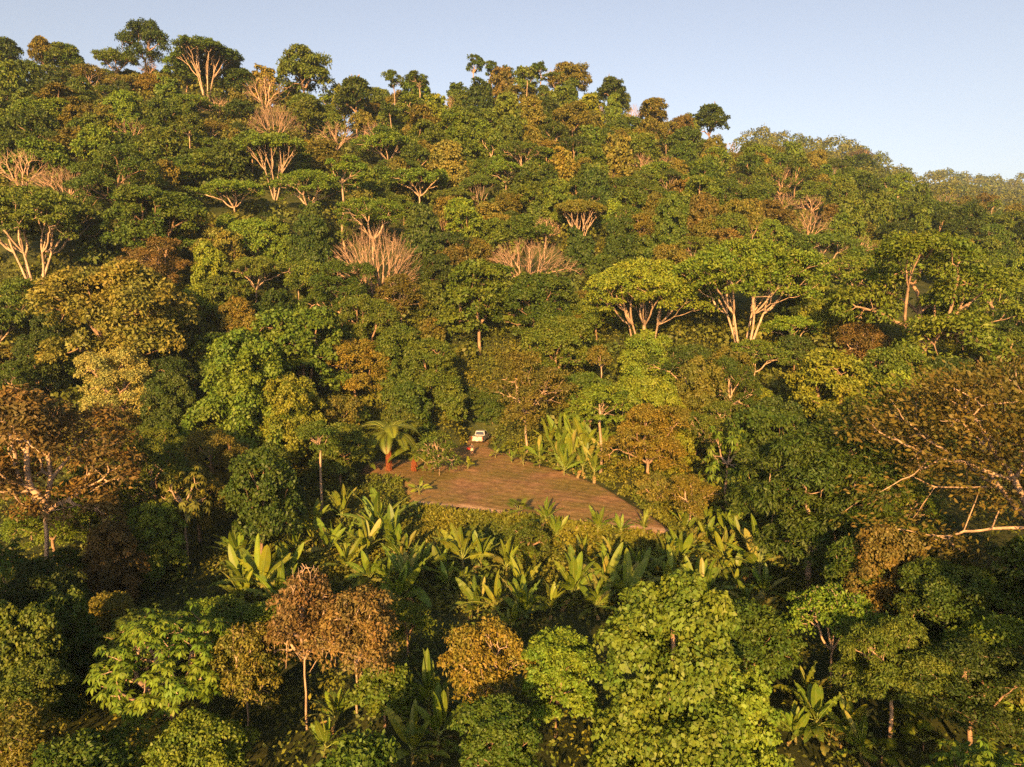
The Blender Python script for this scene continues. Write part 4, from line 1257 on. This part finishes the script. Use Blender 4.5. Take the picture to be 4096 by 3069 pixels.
# ------------------------------------------------------------------ the pickup truck
M['truck_paint'] = simple_material('truck_paint', (0.27, 0.26, 0.235), (0.36, 0.34, 0.30), 2.0, rough=0.4, spec=0.5)
M['truck_mud'] = simple_material('truck_mud', (0.22, 0.15, 0.09), (0.45, 0.40, 0.33), 3.0, rough=0.8)
M['truck_glass'] = simple_material('truck_glass', (0.012, 0.014, 0.016), (0.02, 0.022, 0.025), 1.0, rough=0.08, spec=0.6)
M['rubber'] = simple_material('rubber', (0.015, 0.014, 0.013), (0.035, 0.03, 0.026), 8.0)
M['tail_red'] = simple_material('tail_red', (0.45, 0.03, 0.02), (0.55, 0.05, 0.03), 6.0, rough=0.25, spec=0.5)
M['chrome'] = simple_material('chrome', (0.6, 0.6, 0.58), (0.75, 0.74, 0.72), 5.0, rough=0.25, metallic=0.9)
M['plate'] = simple_material('plate', (0.65, 0.63, 0.58), (0.75, 0.73, 0.68), 5.0, rough=0.5)
M['black_plastic'] = simple_material('black_plastic', (0.02, 0.02, 0.02), (0.035, 0.033, 0.03), 6.0, rough=0.5)


def bm_obj(name, bm, mat, parent, smooth=False, bevel=0.0):
    if bevel:
        bmesh.ops.bevel(bm, geom=[e for e in bm.edges if e.calc_face_angle(0) > 0.5], offset=bevel, segments=2, affect='EDGES', profile=0.6)
    bmesh.ops.recalc_face_normals(bm, faces=bm.faces)
    me = bpy.data.meshes.new(name); bm.to_mesh(me); bm.free()
    me.materials.append(mat)
    if smooth:
        me.polygons.foreach_set('use_smooth', np.ones(len(me.polygons), bool))
    return link(name, me, parent)


def box(bm, x0, x1, y0, y1, z0, z1, tx=0.0, ty0=0.0, ty1=0.0):
    """box, its top drawn in by tx each side and by ty0 / ty1 at the rear / front"""
    vs = [bm.verts.new(p) for p in ((x0, y0, z0), (x1, y0, z0), (x1, y1, z0), (x0, y1, z0),
                                    (x0 + tx, y0 + ty0, z1), (x1 - tx, y0 + ty0, z1), (x1 - tx, y1 - ty1, z1), (x0 + tx, y1 - ty1, z1))]
    for f in ((3, 2, 1, 0), (4, 5, 6, 7), (0, 1, 5, 4), (1, 2, 6, 5), (2, 3, 7, 6), (3, 0, 4, 7)):
        bm.faces.new([vs[i] for i in f])
    return vs


def build_truck():
    """twin-cab pickup seen from behind; tail at -Y, nose at +Y, length 5.3 m"""
    p = on_plane(1906, 1782)
    e = link('pickup_truck', None)
    e.location = (p[0] + 0.1, p[1] + 0.9, 0.10); e.rotation_euler = (0, 0, math.radians(-11))
    tag(e, 'dusty white double-cab pickup parked at the far end of the clearing', 'pickup truck')
    P = M['truck_paint']
    # lower body with wheel arches: side profile extruded across
    prof = [(0.0, 0.62), (0.02, 1.06), (1.72, 1.08), (1.75, 1.10), (4.0, 1.10), (4.9, 1.0), (5.25, 0.86), (5.3, 0.55), (5.2, 0.40), (4.98, 0.40)]
    def arch(cy, r, zc=0.40, n=8):
        return [(cy + r * math.cos(a), zc + r * math.sin(a)) for a in np.linspace(0, math.pi, n)]
    prof += arch(4.45, 0.45) + [(3.9, 0.36), (1.85, 0.36)] + arch(1.15, 0.45) + [(0.6, 0.5), (0.05, 0.55)]
    bm = bmesh.new()
    L = [bm.verts.new((-0.92, y, z)) for y, z in prof]; R = [bm.verts.new((0.92, y, z)) for y, z in prof]
    bm.faces.new(L); bm.faces.new(R[::-1])
    for i in range(len(prof)):
        j = (i + 1) % len(prof)
        bm.faces.new([L[i], R[i], R[j], L[j]])
    body = bm_obj('body', bm, P, e)
    # bed: raised side walls round a sunken load floor
    for nm, b in (('bed_wall', (-0.92, -0.84, 0.06, 1.70)), ('bed_wall', (0.84, 0.92, 0.06, 1.70))):
        bm = bmesh.new(); box(bm, b[0], b[1], b[2], b[3], 1.082, 1.22); bm_obj(nm, bm, P, e, bevel=0.02)
    bm = bmesh.new(); box(bm, -0.835, 0.835, 0.075, 1.69, 1.084, 1.10); bm_obj('bed_floor', bm, M['black_plastic'], e)
    bm = bmesh.new(); box(bm, -0.80, 0.80, -0.045, 0.05, 0.66, 1.235); tg = bm_obj('tailgate', bm, P, e, bevel=0.02)
    bm = bmesh.new(); box(bm, -0.16, 0.16, -0.062, -0.047, 1.06, 1.12); bm_obj('handle', bm, M['black_plastic'], tg)
    # cab: roof block with slanted glass
    bm = bmesh.new(); box(bm, -0.86, 0.86, 1.72, 4.05, 1.102, 1.80, 0.15, 0.22, 0.95)
    cab = bm_obj('cab', bm, P, e, bevel=0.05)
    bm = bmesh.new()
    v = [bm.verts.new(q) for q in ((-0.74, 1.735, 1.20), (0.74, 1.735, 1.20), (0.63, 1.895, 1.70), (-0.63, 1.895, 1.70))]; bm.faces.new(v)
    bmesh.ops.translate(bm, verts=bm.verts, vec=(0, -0.012, 0)); bm_obj('rear_window', bm, M['truck_glass'], cab)
    for sx in (-1, 1):
        for y0, y1, y2, y3 in ((1.95, 2.62, 2.60, 2.10), (2.70, 3.62, 3.12, 2.68)):
            bm = bmesh.new()
            v = [bm.verts.new(q) for q in ((sx * 0.868, y0, 1.16), (sx * 0.868, y1, 1.16), (sx * 0.742, y2, 1.70), (sx * 0.742, y3, 1.70))]; bm.faces.new(v)
            bm_obj('side_window', bm, M['truck_glass'], cab)
        bm = bmesh.new(); box(bm, min(sx * 0.80, sx * 0.925), max(sx * 0.80, sx * 0.925), -0.05, 0.10, 0.74, 1.16); bm_obj('tail_light', bm, M['tail_red'], e, bevel=0.015)
        bm = bmesh.new(); box(bm, min(sx * 0.93, sx * 1.10), max(sx * 0.93, sx * 1.10), 3.25, 3.37, 1.12, 1.30); bm_obj('mirror', bm, M['black_plastic'], e, bevel=0.02)
        bm = bmesh.new(); box(bm, min(sx * 0.922, sx * 0.932), max(sx * 0.922, sx * 0.932), 1.9, 3.6, 0.45, 0.47); bm_obj('door_sill', bm, M['black_plastic'], e)
        for y in (1.15, 4.45):
            bm = bmesh.new()
            bmesh.ops.create_cone(bm, cap_ends=True, segments=20, radius1=0.38, radius2=0.38, depth=0.24)
            bmesh.ops.rotate(bm, verts=bm.verts, matrix=Matrix.Rotation(math.pi / 2, 3, 'Y')); bmesh.ops.translate(bm, verts=bm.verts, vec=(sx * 0.80, y, 0.38))
            wh = bm_obj('wheel', bm, M['rubber'], e, bevel=0.03)
            bm = bmesh.new()
            bmesh.ops.create_cone(bm, cap_ends=True, segments=16, radius1=0.22, radius2=0.18, depth=0.05)
            bmesh.ops.rotate(bm, verts=bm.verts, matrix=Matrix.Rotation(math.pi / 2 * sx, 3, 'Y')); bmesh.ops.translate(bm, verts=bm.verts, vec=(sx * 0.935, y, 0.38))
            bm_obj('rim', bm, M['chrome'], wh)
    bm = bmesh.new(); box(bm, -0.90, 0.90, -0.16, -0.02, 0.46, 0.62); bp = bm_obj('rear_bumper', bm, M['truck_mud'], e, bevel=0.03)
    bm = bmesh.new(); box(bm, -0.20, 0.14, -0.175, -0.162, 0.47, 0.60); bm_obj('number_plate', bm, M['plate'], bp)
    bm = bmesh.new(); box(bm, 0.38, 0.78, -0.062, -0.047, 0.70, 0.78); bm_obj('badge', bm, M['chrome'], tg)
    return e


build_truck()


# ------------------------------------------------------------------ the person and what lies beside
M['skin'] = simple_material('skin', (0.36, 0.20, 0.13), (0.42, 0.24, 0.16), 12.0, rough=0.6)
M['shirt'] = simple_material('shirt', (0.055, 0.05, 0.045), (0.085, 0.078, 0.068), 9.0)
M['shorts'] = simple_material('shorts', (0.52, 0.40, 0.24), (0.62, 0.49, 0.31), 9.0)
M['hair'] = simple_material('hair', (0.02, 0.014, 0.010), (0.035, 0.025, 0.018), 20.0)
M['shoe'] = simple_material('shoe', (0.10, 0.07, 0.05), (0.16, 0.12, 0.09), 9.0)
M['red'] = simple_material('red_plastic', (0.45, 0.03, 0.02), (0.55, 0.05, 0.03), 3.0, rough=0.4, spec=0.4)


def loft(name, rings, mat, parent, n=12):
    """closed skin through elliptical rings (cx, cy, cz, rx, ry)"""
    bm = bmesh.new(); prev = None
    for cx, cy, cz, rx, ry in rings:
        r = [bm.verts.new((cx + rx * math.cos(a), cy + ry * math.sin(a), cz)) for a in np.arange(n) * 2 * math.pi / n]
        if prev:
            for i in range(n):
                bm.faces.new([prev[i], prev[(i + 1) % n], r[(i + 1) % n], r[i]])
        prev = r
    return bm_obj(name, bm, mat, parent, smooth=True)


def build_person():
    p = on_plane(1888, 1819)
    # faces the camera (-Y), head bent over something held in both hands
    J = {}
    E = []

    def chain(names):
        for a, b in zip(names[:-1], names[1:]):
            E.append((a, b))
    J['pel'] = ((0, 0, .94), .125); J['wst'] = ((0, 0, 1.06), .115); J['chs'] = ((0, .01, 1.28), .14); J['nck'] = ((0, 0, 1.45), .06)
    J['hd0'] = ((0, -.02, 1.53), .072); J['hd1'] = ((0, -.045, 1.62), .092); J['hd2'] = ((0, -.05, 1.70), .07)
    J['nose'] = ((0, -.145, 1.585), .018)
    chain(['pel', 'wst', 'chs', 'nck', 'hd0', 'hd1', 'hd2']); E.append(('hd1', 'nose'))
    for s, k in ((-1, 'l'), (1, 'r')):
        J[k + 'sh'] = ((s * .175, .01, 1.37), .062); J[k + 'el'] = ((s * .245, -.04, 1.10), .043); J[k + 'wr'] = ((s * .10, -.27, 1.16), .028); J[k + 'pm'] = ((s * .065, -.335, 1.175), .034)
        E.append(('chs', k + 'sh')); chain([k + 'sh', k + 'el', k + 'wr', k + 'pm'])
        for f, (dx, dz, l) in enumerate(((-.3, .9, .045), (-.75, .5, .075), (-.85, .15, .08), (-.85, -.2, .072), (-.75, -.55, .06))):
            b = np.array(J[k + 'pm'][0]); d = np.array([s * dx, -.35, dz]); d /= np.linalg.norm(d)
            q = b + d * .04; t = q + (d + np.array([-s * .5, .35, 0])) * l * .6
            J['%sf%d' % (k, f)] = (tuple(q), .010); J['%st%d' % (k, f)] = (tuple(t), .008)
            chain([k + 'pm', '%sf%d' % (k, f), '%st%d' % (k, f)])
        J[k + 'hp'] = ((s * .095, 0, .88), .10); J[k + 'kn'] = ((s * .105, -.02, .49), .062); J[k + 'an'] = ((s * .11, .02, .09), .042); J[k + 'to'] = ((s * .125, -.15, .035), .036)
        E.append(('pel', k + 'hp')); chain([k + 'hp', k + 'kn', k + 'an', k + 'to'])
        J[k + 'ear'] = ((s * .095, -.035, 1.605), .016); E.append(('hd1', k + 'ear'))
    names = list(J)
    me = bpy.data.meshes.new('person')
    me.from_pydata([J[n][0] for n in names], [(names.index(a), names.index(b)) for a, b in E], [])
    o = link('person', me, None, M['skin'])
    o.location = (p[0], p[1], 0.10)
    o.rotation_euler = (0, 0, math.radians(-4))
    sk = o.modifiers.new('skin', 'SKIN'); sk.use_smooth_shade = True
    for i, n in enumerate(names):
        v = me.skin_vertices[0].data[i]; v.radius = (J[n][1], J[n][1]); v.use_root = (n == 'pel')
    o.modifiers.new('sub', 'SUBSURF').levels = 2
    o.modifiers['sub'].render_levels = 2
    tag(o, 'person in a dark shirt and pale shorts, head bent, standing behind the pickup', 'person')
    loft('shirt', [(0, 0, .86, .175, .135), (0, 0, 1.0, .165, .13), (0, 0, 1.2, .185, .145), (0, .01, 1.34, .205, .14), (0, .01, 1.42, .13, .10), (0, 0, 1.47, .075, .075)], M['shirt'], o)
    for s in (-1, 1):
        loft('sleeve', [(s * .235, -.02, 1.17, .075, .075), (s * .205, 0, 1.30, .08, .08), (s * .165, .01, 1.41, .06, .07)], M['shirt'], o)
        loft('shorts_leg', [(s * .108, -.02, .50, .105, .105), (s * .10, -.01, .70, .112, .115), (s * .09, 0, .93, .115, .13)], M['shorts'], o)
        loft('shoe', [(s * .12, -.06, -.005, .05, .145), (s * .12, -.06, .05, .052, .14), (s * .112, -.01, .10, .045, .07)], M['shoe'], o)
    loft('hair', [(0, -.015, 1.60, .105, .105), (0, -.02, 1.68, .108, .11), (0, -.035, 1.75, .085, .09), (0, -.045, 1.79, .03, .035)], M['hair'], o)
    c = link('remote_controller', None)
    c.location = (p[0] - .0, p[1] - .345, 0.10 + 1.19)
    tag(c, 'small dark remote controller held in the person\'s hands', 'controller')
    bm = bmesh.new(); box(bm, -.085, .085, -.03, .03, -.03, .03); bm_obj('case', bm, M['black_plastic'], c, bevel=.012)
    bm = bmesh.new(); box(bm, -.07, .07, -.01, .005, .031, .10); bm_obj('screen', bm, M['truck_glass'], c, bevel=.004)
    q = on_plane(1876, 1801)
    b = link('cool_box', None); b.location = (q[0], q[1], .08); b.rotation_euler = (0, 0, .2)
    tag(b, 'small red box on the ground beside the person', 'box')
    bm = bmesh.new(); box(bm, -.30, .30, -.18, .18, 0, .27, -.015, -.015, -.015); bm_obj('tub', bm, M['red'], b, bevel=.02)
    bm = bmesh.new(); box(bm, -.325, .325, -.20, .20, .272, .335, .01, .01, .01); lid = bm_obj('lid', bm, M['red'], b, bevel=.015)
    bm = bmesh.new(); box(bm, -.10, .10, -.02, .02, .337, .36); bm_obj('handle', bm, M['black_plastic'], lid, bevel=.008)


build_person()

# ------------------------------------------------------------------ the rest of the forest
GW, GH = 256, 192
buf = np.full((GH, GW), 1e9)
heroD = np.full((GH, GW), -1.0)
cellx = (np.arange(GW) + .5) * 4096 / GW
celly = (np.arange(GH) + .5) * 3069 / GH
CX, CY = np.meshgrid(cellx, celly)
keep_clear = np.zeros((GH, GW), bool)
pp = np.array(PAD_PX + [])


LOWZONE = [(a * K, b * K) for a, b in ((470, 1200), (740, 1060), (800, 1000), (880, 1080), (1200, 1120), (1440, 1150), (1480, 1000), (1560, 1010), (1700, 1130), (1700, 1310), (1480, 1300), (1240, 1320), (1000, 1330), (830, 1290), (560, 1340))]
low_zone = in_poly(LOWZONE, CX, CY)
keep_clear |= in_poly(pp, CX, CY) | ((CX > 1840) & (CX < 1990) & (CY > 1715) & (CY < 1830))


def ell(u, v, w, h, k=1.0):
    return ((CX - u) / (w * k / 2 + 4)) ** 2 + ((CY - v) / (h * k / 2 + 4)) ** 2 <= 1


for p in PLACED + PLANTS:
    m = ell(p['u'], p['v'], p['w'], p['h'], 0.85)
    buf[m] = np.minimum(buf[m], p['d'])
    m = ell(p['u'], p['v'], p['w'], p['h'], 0.9)
    heroD[m] = np.maximum(heroD[m], p['d'])
for p in PLACED:
    if p.get('vb'):
        m = (np.abs(CX - p['u']) < 22) & (CY > p['v']) & (CY < p['vb'])
        heroD[m] = np.maximum(heroD[m], p['d']); keep_clear |= m & (CY < p['vb'] - 30) & (p['d'] < 60)
bareD = np.full((GH, GW), -1.0)
for p in PLACED:
    if p['sp'] == 'bare_tree' or p['kind'] == 'manystem':
        m = ell(p['u'], p['v'], p['w'], p['h'], 0.95)
        bareD[m] = np.maximum(bareD[m], p['d'])
HEROXY = np.array([[p['obj'].location.x, p['obj'].location.y, p['w'] * p['d'] / F] for p in PLACED])


def candidates(y0, y1, sp, seed):
    rng = np.random.RandomState(seed)
    out = []
    y = y0; row = 0
    while y < y1:
        xm = y * 0.80 + 8
        xs = np.arange(-xm, xm, sp) + (row % 2) * sp / 2
        for x in xs:
            out.append((x + rng.uniform(-.32, .32) * sp, y + rng.uniform(-.32, .32) * sp))
        y += sp * .9; row += 1
    return out


MIX_NEAR = [('broad', .36), ('vine', .24), ('bigleaf', .12), ('column', .08), ('thin', .08), ('rosette', .05), ('cecropia', .04), ('slender', .03)]
MIX_FAR = [('broad', .46), ('vine', .22), ('umbrella', .09), ('bare', .045), ('column', .03), ('thin', .07), ('slender', .03), ('manystem', .015)]
COL_NEAR = [('dark green', .10), ('deep green', .24), ('mid green', .28), ('fresh green', .18), ('yellow-green', .07), ('olive', .10), ('olive-brown', .04)]
COL_FAR = [('dark green', .14), ('deep green', .26), ('mid green', .24), ('fresh green', .10), ('yellow-green', .04), ('olive', .11), ('golden', .015), ('pale olive', .05), ('olive-brown', .03)]


def choose(rng, table):
    r = rng.uniform() * sum(w for _, w in table)
    for k, w in table:
        r -= w
        if r <= 0:
            return k
    return table[-1][0]


rng = np.random.RandomState(77)
cands = []
for y0, y1, sp in ((27, 62, 4.4), (62, 112, 5.4), (112, 200, 6.4), (200, 345, 6.9)):
    for x, y in candidates(y0, y1, sp, int(y0)):
        cands.append((y, x, sp))
cands.sort()
_ca = np.array(cands)
CZV = terrain(_ca[:, 1], _ca[:, 0]); CPD = pad_dist(_ca[:, 1], _ca[:, 0])
NAMECOUNT = {}
for (y, x, sp), zz, pdd in zip(cands, CZV, CPD):
    near = y < 112
    kind = choose(rng, MIX_NEAR if near else MIX_FAR)
    colour = choose(rng, COL_NEAR if near else COL_FAR)
    size = sp * (rng.uniform(1.0, 1.7) if near else rng.uniform(.8, 1.65)) * (0.9 if y < 62 else 1.0)
    seed = rng.randint(1000); rot = rng.uniform(0, 6.28); zsc = rng.uniform(.85, 1.25)
    if kind in ('umbrella', 'manystem', 'bare'):
        size *= 1.15
    if kind == 'slender':
        size *= .55
    if kind in ('cecropia',):
        size *= .8
    if kind == 'bare':
        colour = 'bare'
    if pdd < size * 0.42 + 0.6:
        continue
    if (np.hypot(HEROXY[:, 0] - x, HEROXY[:, 1] - y) < 0.34 * (HEROXY[:, 2] + size)).any():
        continue
    proto = pick(kind, y, seed, size)
    s = size / proto['W']
    u, v, d = project(x, y, zz + proto['Hc'] * s * zsc)
    if u + size * F / d / 2 < -20 or u - size * F / d / 2 > 4116:
        continue
    w, h = size * F / d, proto['Hcr'] * s * zsc * F / d
    if u + w / 2 < -20 or u - w / 2 > 4116 or v - h / 2 > 3080:
        continue
    m = ell(u, v, w, h, 0.95)
    n = m.sum()
    if n == 0:
        continue
    if (m & keep_clear).sum() > 0.02 * n or (m & low_zone).sum() > 0.12 * n:
        continue
    mb = ell(u, v + h * 0.55, w * 0.25, h * 1.2)      # its trunk
    if (heroD[m] > d + 1.5).sum() > 0.20 * n or (bareD[m] > d + 1).sum() > 0.07 * n:
        continue
    vis = (buf[m] > d).sum() / n
    if vis < 0.24:
        continue
    nm = SPECIES[kind][0]
    if NAMECOUNT.get(nm, 0) >= 285:
        continue
    NAMECOUNT[nm] = NAMECOUNT.get(nm, 0) + 1
    put(kind, proto, x, y, s, s * zsc, rot, colour, tilt=(rng.uniform(-.09, .09), rng.uniform(-.09, .09)))
    mm = ell(u, v, w, h, 0.85)
    buf[mm] = np.minimum(buf[mm], d)

# trees standing just below and beside the frame, whose shade falls into the lower corners
for i, (x, y, kind, W, col) in enumerate([(-37, 24, 'broad', 8, 'deep green'), (-42, 35, 'broad', 12, 'mid green'), (30, 24, 'broad', 11, 'deep green'), (40, 31, 'vine', 10, 'mid green')]):
    pr = pick(kind, 40, i, W)
    put(kind, pr, x, y, W / pr['W'], W / pr['W'] * 1.15, i * 2.0, col)


# ------------------------------------------------------------------ far forest and undergrowth: masses nobody could count
def far_forest():
    rng = np.random.RandomState(5)
    Vs, Qs, o = [], [], 0
    for y0, y1, sp in ((112, 200, 6.4), (200, 345, 6.8), (345, 560, 11.0), (560, 1000, 13.0), (1000, 1450, 17.0)):
        cs = np.array(candidates(y0, y1, sp, int(y0) + 7))
        zs_ = terrain(cs[:, 0], cs[:, 1]); pd = pad_dist(cs[:, 0], cs[:, 1])
        for (x, y), z, pdd in zip(cs, zs_, pd):
            under = y < 345
            W = sp * rng.uniform(.9, 1.4) * (0.8 if under else 1.0); H = W * rng.uniform(.6, .95)
            u, v, d = project(x, y, z + H * .75)
            if u < -60 or u > 4156 or v > 3100:
                continue
            m = ell(u, v, W * F / d, H * F / d, .9)
            n_ = m.sum()
            if under:
                if pdd < W:
                    continue
                if n_ and (buf[m] > d).sum() < .05 * n_:
                    continue
                if n_ and (heroD[m] > d + 2).sum() > 0.5 * n_:
                    W *= .5; H *= .4
            elif n_ and (buf[m] > d).sum() < .12 * n_:
                continue
            size = max(.8, d / 705 * 2.1)
            n = int(min(120 if under else 170, 2.2 * 3.14 * W * H / (size * size * .5)))
            D = rand_dir(rng, n); D[:, 2] = np.abs(D[:, 2]) * 1.1 - .15
            lob = 1 + .28 * np.sin(D[:, :1] * 5 + rng.uniform(0, 6)) * np.sin(D[:, 1:2] * 5 + rng.uniform(0, 6))
            P = np.array([x, y, z + H * .5]) + D * lob * np.array([W / 2, W / 2, H * .6]) * rng.uniform(.7, 1.0, (n, 1))
            N = D + rng.normal(size=(n, 3)) * .55 + np.array([0, 0, .3])
            A = np.cross(nrm(N), rand_dir(rng, n)) + np.array([0, 0, -.3])
            L = size * rng.uniform(.7, 1.4, n)
            vv, qq = leaves(P, A, N, L, L * .65)
            Vs.append(vv); Qs.append(qq + o); o += len(vv)
            if not under:
                mm = ell(u, v, W * F / d, H * F / d, .8); buf[mm] = np.minimum(buf[mm], d)
    ob = link('distant_forest', mesh_np('distant_forest', np.concatenate(Vs), np.concatenate(Qs), [M['far_leaf']]))
    tag(ob, 'mass of small crowns covering the far hills and gaps between trees', 'forest', kind='stuff')


far_forest()


def undergrowth():
    rng = np.random.RandomState(9)
    n = 44000
    y = 24 + 122 * rng.uniform(0, 1, n) ** 0.8
    x = (rng.uniform(-1, 1, n)) * (y * .80 + 6)
    d = pad_dist(x, y)
    z = terrain(x, y)
    # extra cover on the bank in front of the clearing
    xe = rng.uniform(-16, 30, 16000); ye = rng.uniform(58, 80, 16000); de = pad_dist(xe, ye); oke = (de > .25) & (de < 7)
    x, y, d, z = (np.concatenate([a_, b_[oke]]) for a_, b_ in ((x, xe), (y, ye), (d, de), (z, terrain(xe, ye))))
    n = len(x)
    uu, vv, _ = project(x, y, z)
    low = in_poly(LOWZONE, uu, vv)
    ok = (d > 0.3) & (low | (d < 14) | (rng.uniform(size=n) < np.where(y > 104, .75, .22)))
    x, y, d, z, low = x[ok], y[ok], d[ok], z[ok], low[ok]
    lump = 0.5 + 0.5 * np.sin(x * .9 + 2 * np.sin(y * .31)) * np.sin(y * .8 + x * .2)
    r = np.clip(d * .4, .3, 1.0) * rng.uniform(.6, 1.2, len(x))
    r = np.where(y > 104, r * 1.5, r)
    r = np.where(low, np.minimum(r, (.35 + .6 * lump) * rng.uniform(.6, 1.2, len(x))), r)
    k = 11
    C = np.repeat(np.stack([x, y, z + r * .5], 1), k, 0); R = np.repeat(r, k)[:, None]
    D = rand_dir(rng, len(C)); D[:, 2] = np.abs(D[:, 2])
    P = C + D * R * rng.uniform(.5, 1.1, (len(C), 1))
    N = D * .7 + np.array([0, -.15, .25]) + rng.normal(size=D.shape) * .5
    A = np.cross(nrm(N), rand_dir(rng, len(C))) + D * .4 + np.array([0, 0, -.2])
    L = rng.uniform(.16, .36, len(C)) * (1 + np.repeat(y, k) / 260)
    V, Q = leaves(P, A, N, L, L * .55)
    tag(link('undergrowth', mesh_np('undergrowth', V, Q, [M['undergrowth']])), 'low leafy undergrowth covering the ground round the clearing', 'undergrowth', kind='stuff')
    # scattered clods, dead leaves and tufts on the clearing
    n = 5200
    x = rng.uniform(PAD[:, 0].min(), PAD[:, 0].max(), n); y = rng.uniform(PAD[:, 1].min(), PAD[:, 1].max(), n)
    ok = pad_dist(x, y) < 0.1
    x, y = x[ok], y[ok]
    P = np.stack([x, y, .05 + 0.10 * np.sin(x * 0.5 + 1) * np.sin(y * 0.37) + .03], 1)
    A = rng.normal(size=P.shape); A[:, 2] = .15
    N = rng.normal(size=P.shape) * .5 + np.array([0, 0, 1])
    L = rng.uniform(.05, .16, len(P))
    V, Q = leaves(P, A, N, L, L * .6)
    tag(link('leaf_litter', mesh_np('leaf_litter', V, Q, [M['dry_leaf']])), 'dead leaves scattered over the clearing', 'litter', kind='stuff')


undergrowth()

# ------------------------------------------------------------------ the air
def build_haze():
    bm = bmesh.new(); box(bm, -11000, 11000, -6000, 11000, -8, 275)
    m, nt, nodes, links = new_mat('haze_air')
    out = nodes.new('ShaderNodeOutputMaterial')
    pv = nodes.new('ShaderNodeVolumePrincipled')
    pv.inputs['Color'].default_value = (0.55, 0.75, 1.0, 1)
    pv.inputs['Density'].default_value = 0.00009
    links.new(pv.outputs[0], out.inputs['Volume'])
    tag(bm_obj('haze', bm, m, None), 'thin evening haze over the hills', 'haze', kind='stuff')


build_haze()

# ------------------------------------------------------------------ labels for everything not named one by one
REFS = [(p['u'], p['v'], p['ref']) for p in PLACED + PLANTS if p.get('ref')] + [(1906, 1762, 'the pickup'), (2300, 1780, 'the big banana clump'), (3150, 520, 'the farther hill'), (3950, 730, 'the hazy last hill')]
WORD = {'broadleaf_tree': 'leafy tree', 'creeper_covered_tree': 'creeper-covered tree', 'umbrella_tree': 'umbrella tree', 'bare_tree': 'bare tree', 'slender_tree': 'slender tree',
        'forked_tree': 'forked tree', 'cecropia_tree': 'cecropia', 'column_tree': 'upright tree', 'thin_crowned_tree': 'thin-crowned tree', 'leafy_bush': 'bush', 'whorl_leaved_tree': 'whorl-leaved tree',
        'pinnate_tree': 'pinnate tree', 'mimosa_tree': 'mimosa', 'large_leaved_tree': 'large-leaved tree', 'banana_plant': 'banana plant', 'broad_leaved_herb': 'broad-leaved plant', 'fan_palm': 'fan palm', 'ground_fern': 'low fern'}
GROUP = {'banana_plant': 'banana plants round the clearing', 'broad_leaved_herb': 'broad-leaved plants in the undergrowth', 'fan_palm': 'fan palms in the undergrowth', 'ground_fern': 'low ferns beside the clearing'}
ORD = ['', 'second ', 'third ', 'fourth ', 'fifth ', 'sixth ', 'seventh ', 'eighth ', 'ninth ', 'tenth ', 'eleventh ', 'twelfth ']
bins = {}
for p in PLACED + PLANTS:
    if 'label' in p['obj']:
        if p['sp'] in WORD and p['kind'] != 'fern':
            p['obj']['group'] = WORD[p['sp']] + 's of the forest'
        continue
    du = np.array([(p['u'] - r[0]) for r in REFS]); dv = np.array([(p['v'] - r[1]) for r in REFS])
    i = int(np.argmin(np.hypot(du, dv)))
    a, b = du[i], dv[i]
    if abs(b) > abs(a) * 0.8:
        rel = 'uphill of' if b < 0 else 'downhill of'
    else:
        rel = 'to the left of' if a < 0 else 'to the right of'
    col = {'bare': 'pale', '': 'green'}.get(p['colour'], p['colour'])
    bins.setdefault((WORD[p['sp']], col, rel, REFS[i][2]), []).append((math.hypot(a, b), p))
for (word, col, rel, ref), lst in bins.items():
    lst.sort(key=lambda q: q[0])
    for j, (_, p) in enumerate(lst):
        o_ = ORD[j] if j < len(ORD) else '%dth ' % (j + 1)
        if j == 0 and len(lst) > 1:
            o_ = 'first '
        p['obj']['label'] = '%s%s %s %s %s' % (o_, col, word, rel, ref)
        p['obj']['group'] = GROUP.get(p['sp'], word + 's of the forest')
if DEBUG:
    print('FILL', NAMECOUNT, sum(NAMECOUNT.values()), 'objects', len(bpy.data.objects), 'tris', sum(len(m.polygons) for m in bpy.data.meshes) * 2)
    for m in []:
        print(m.name, len(m.polygons))
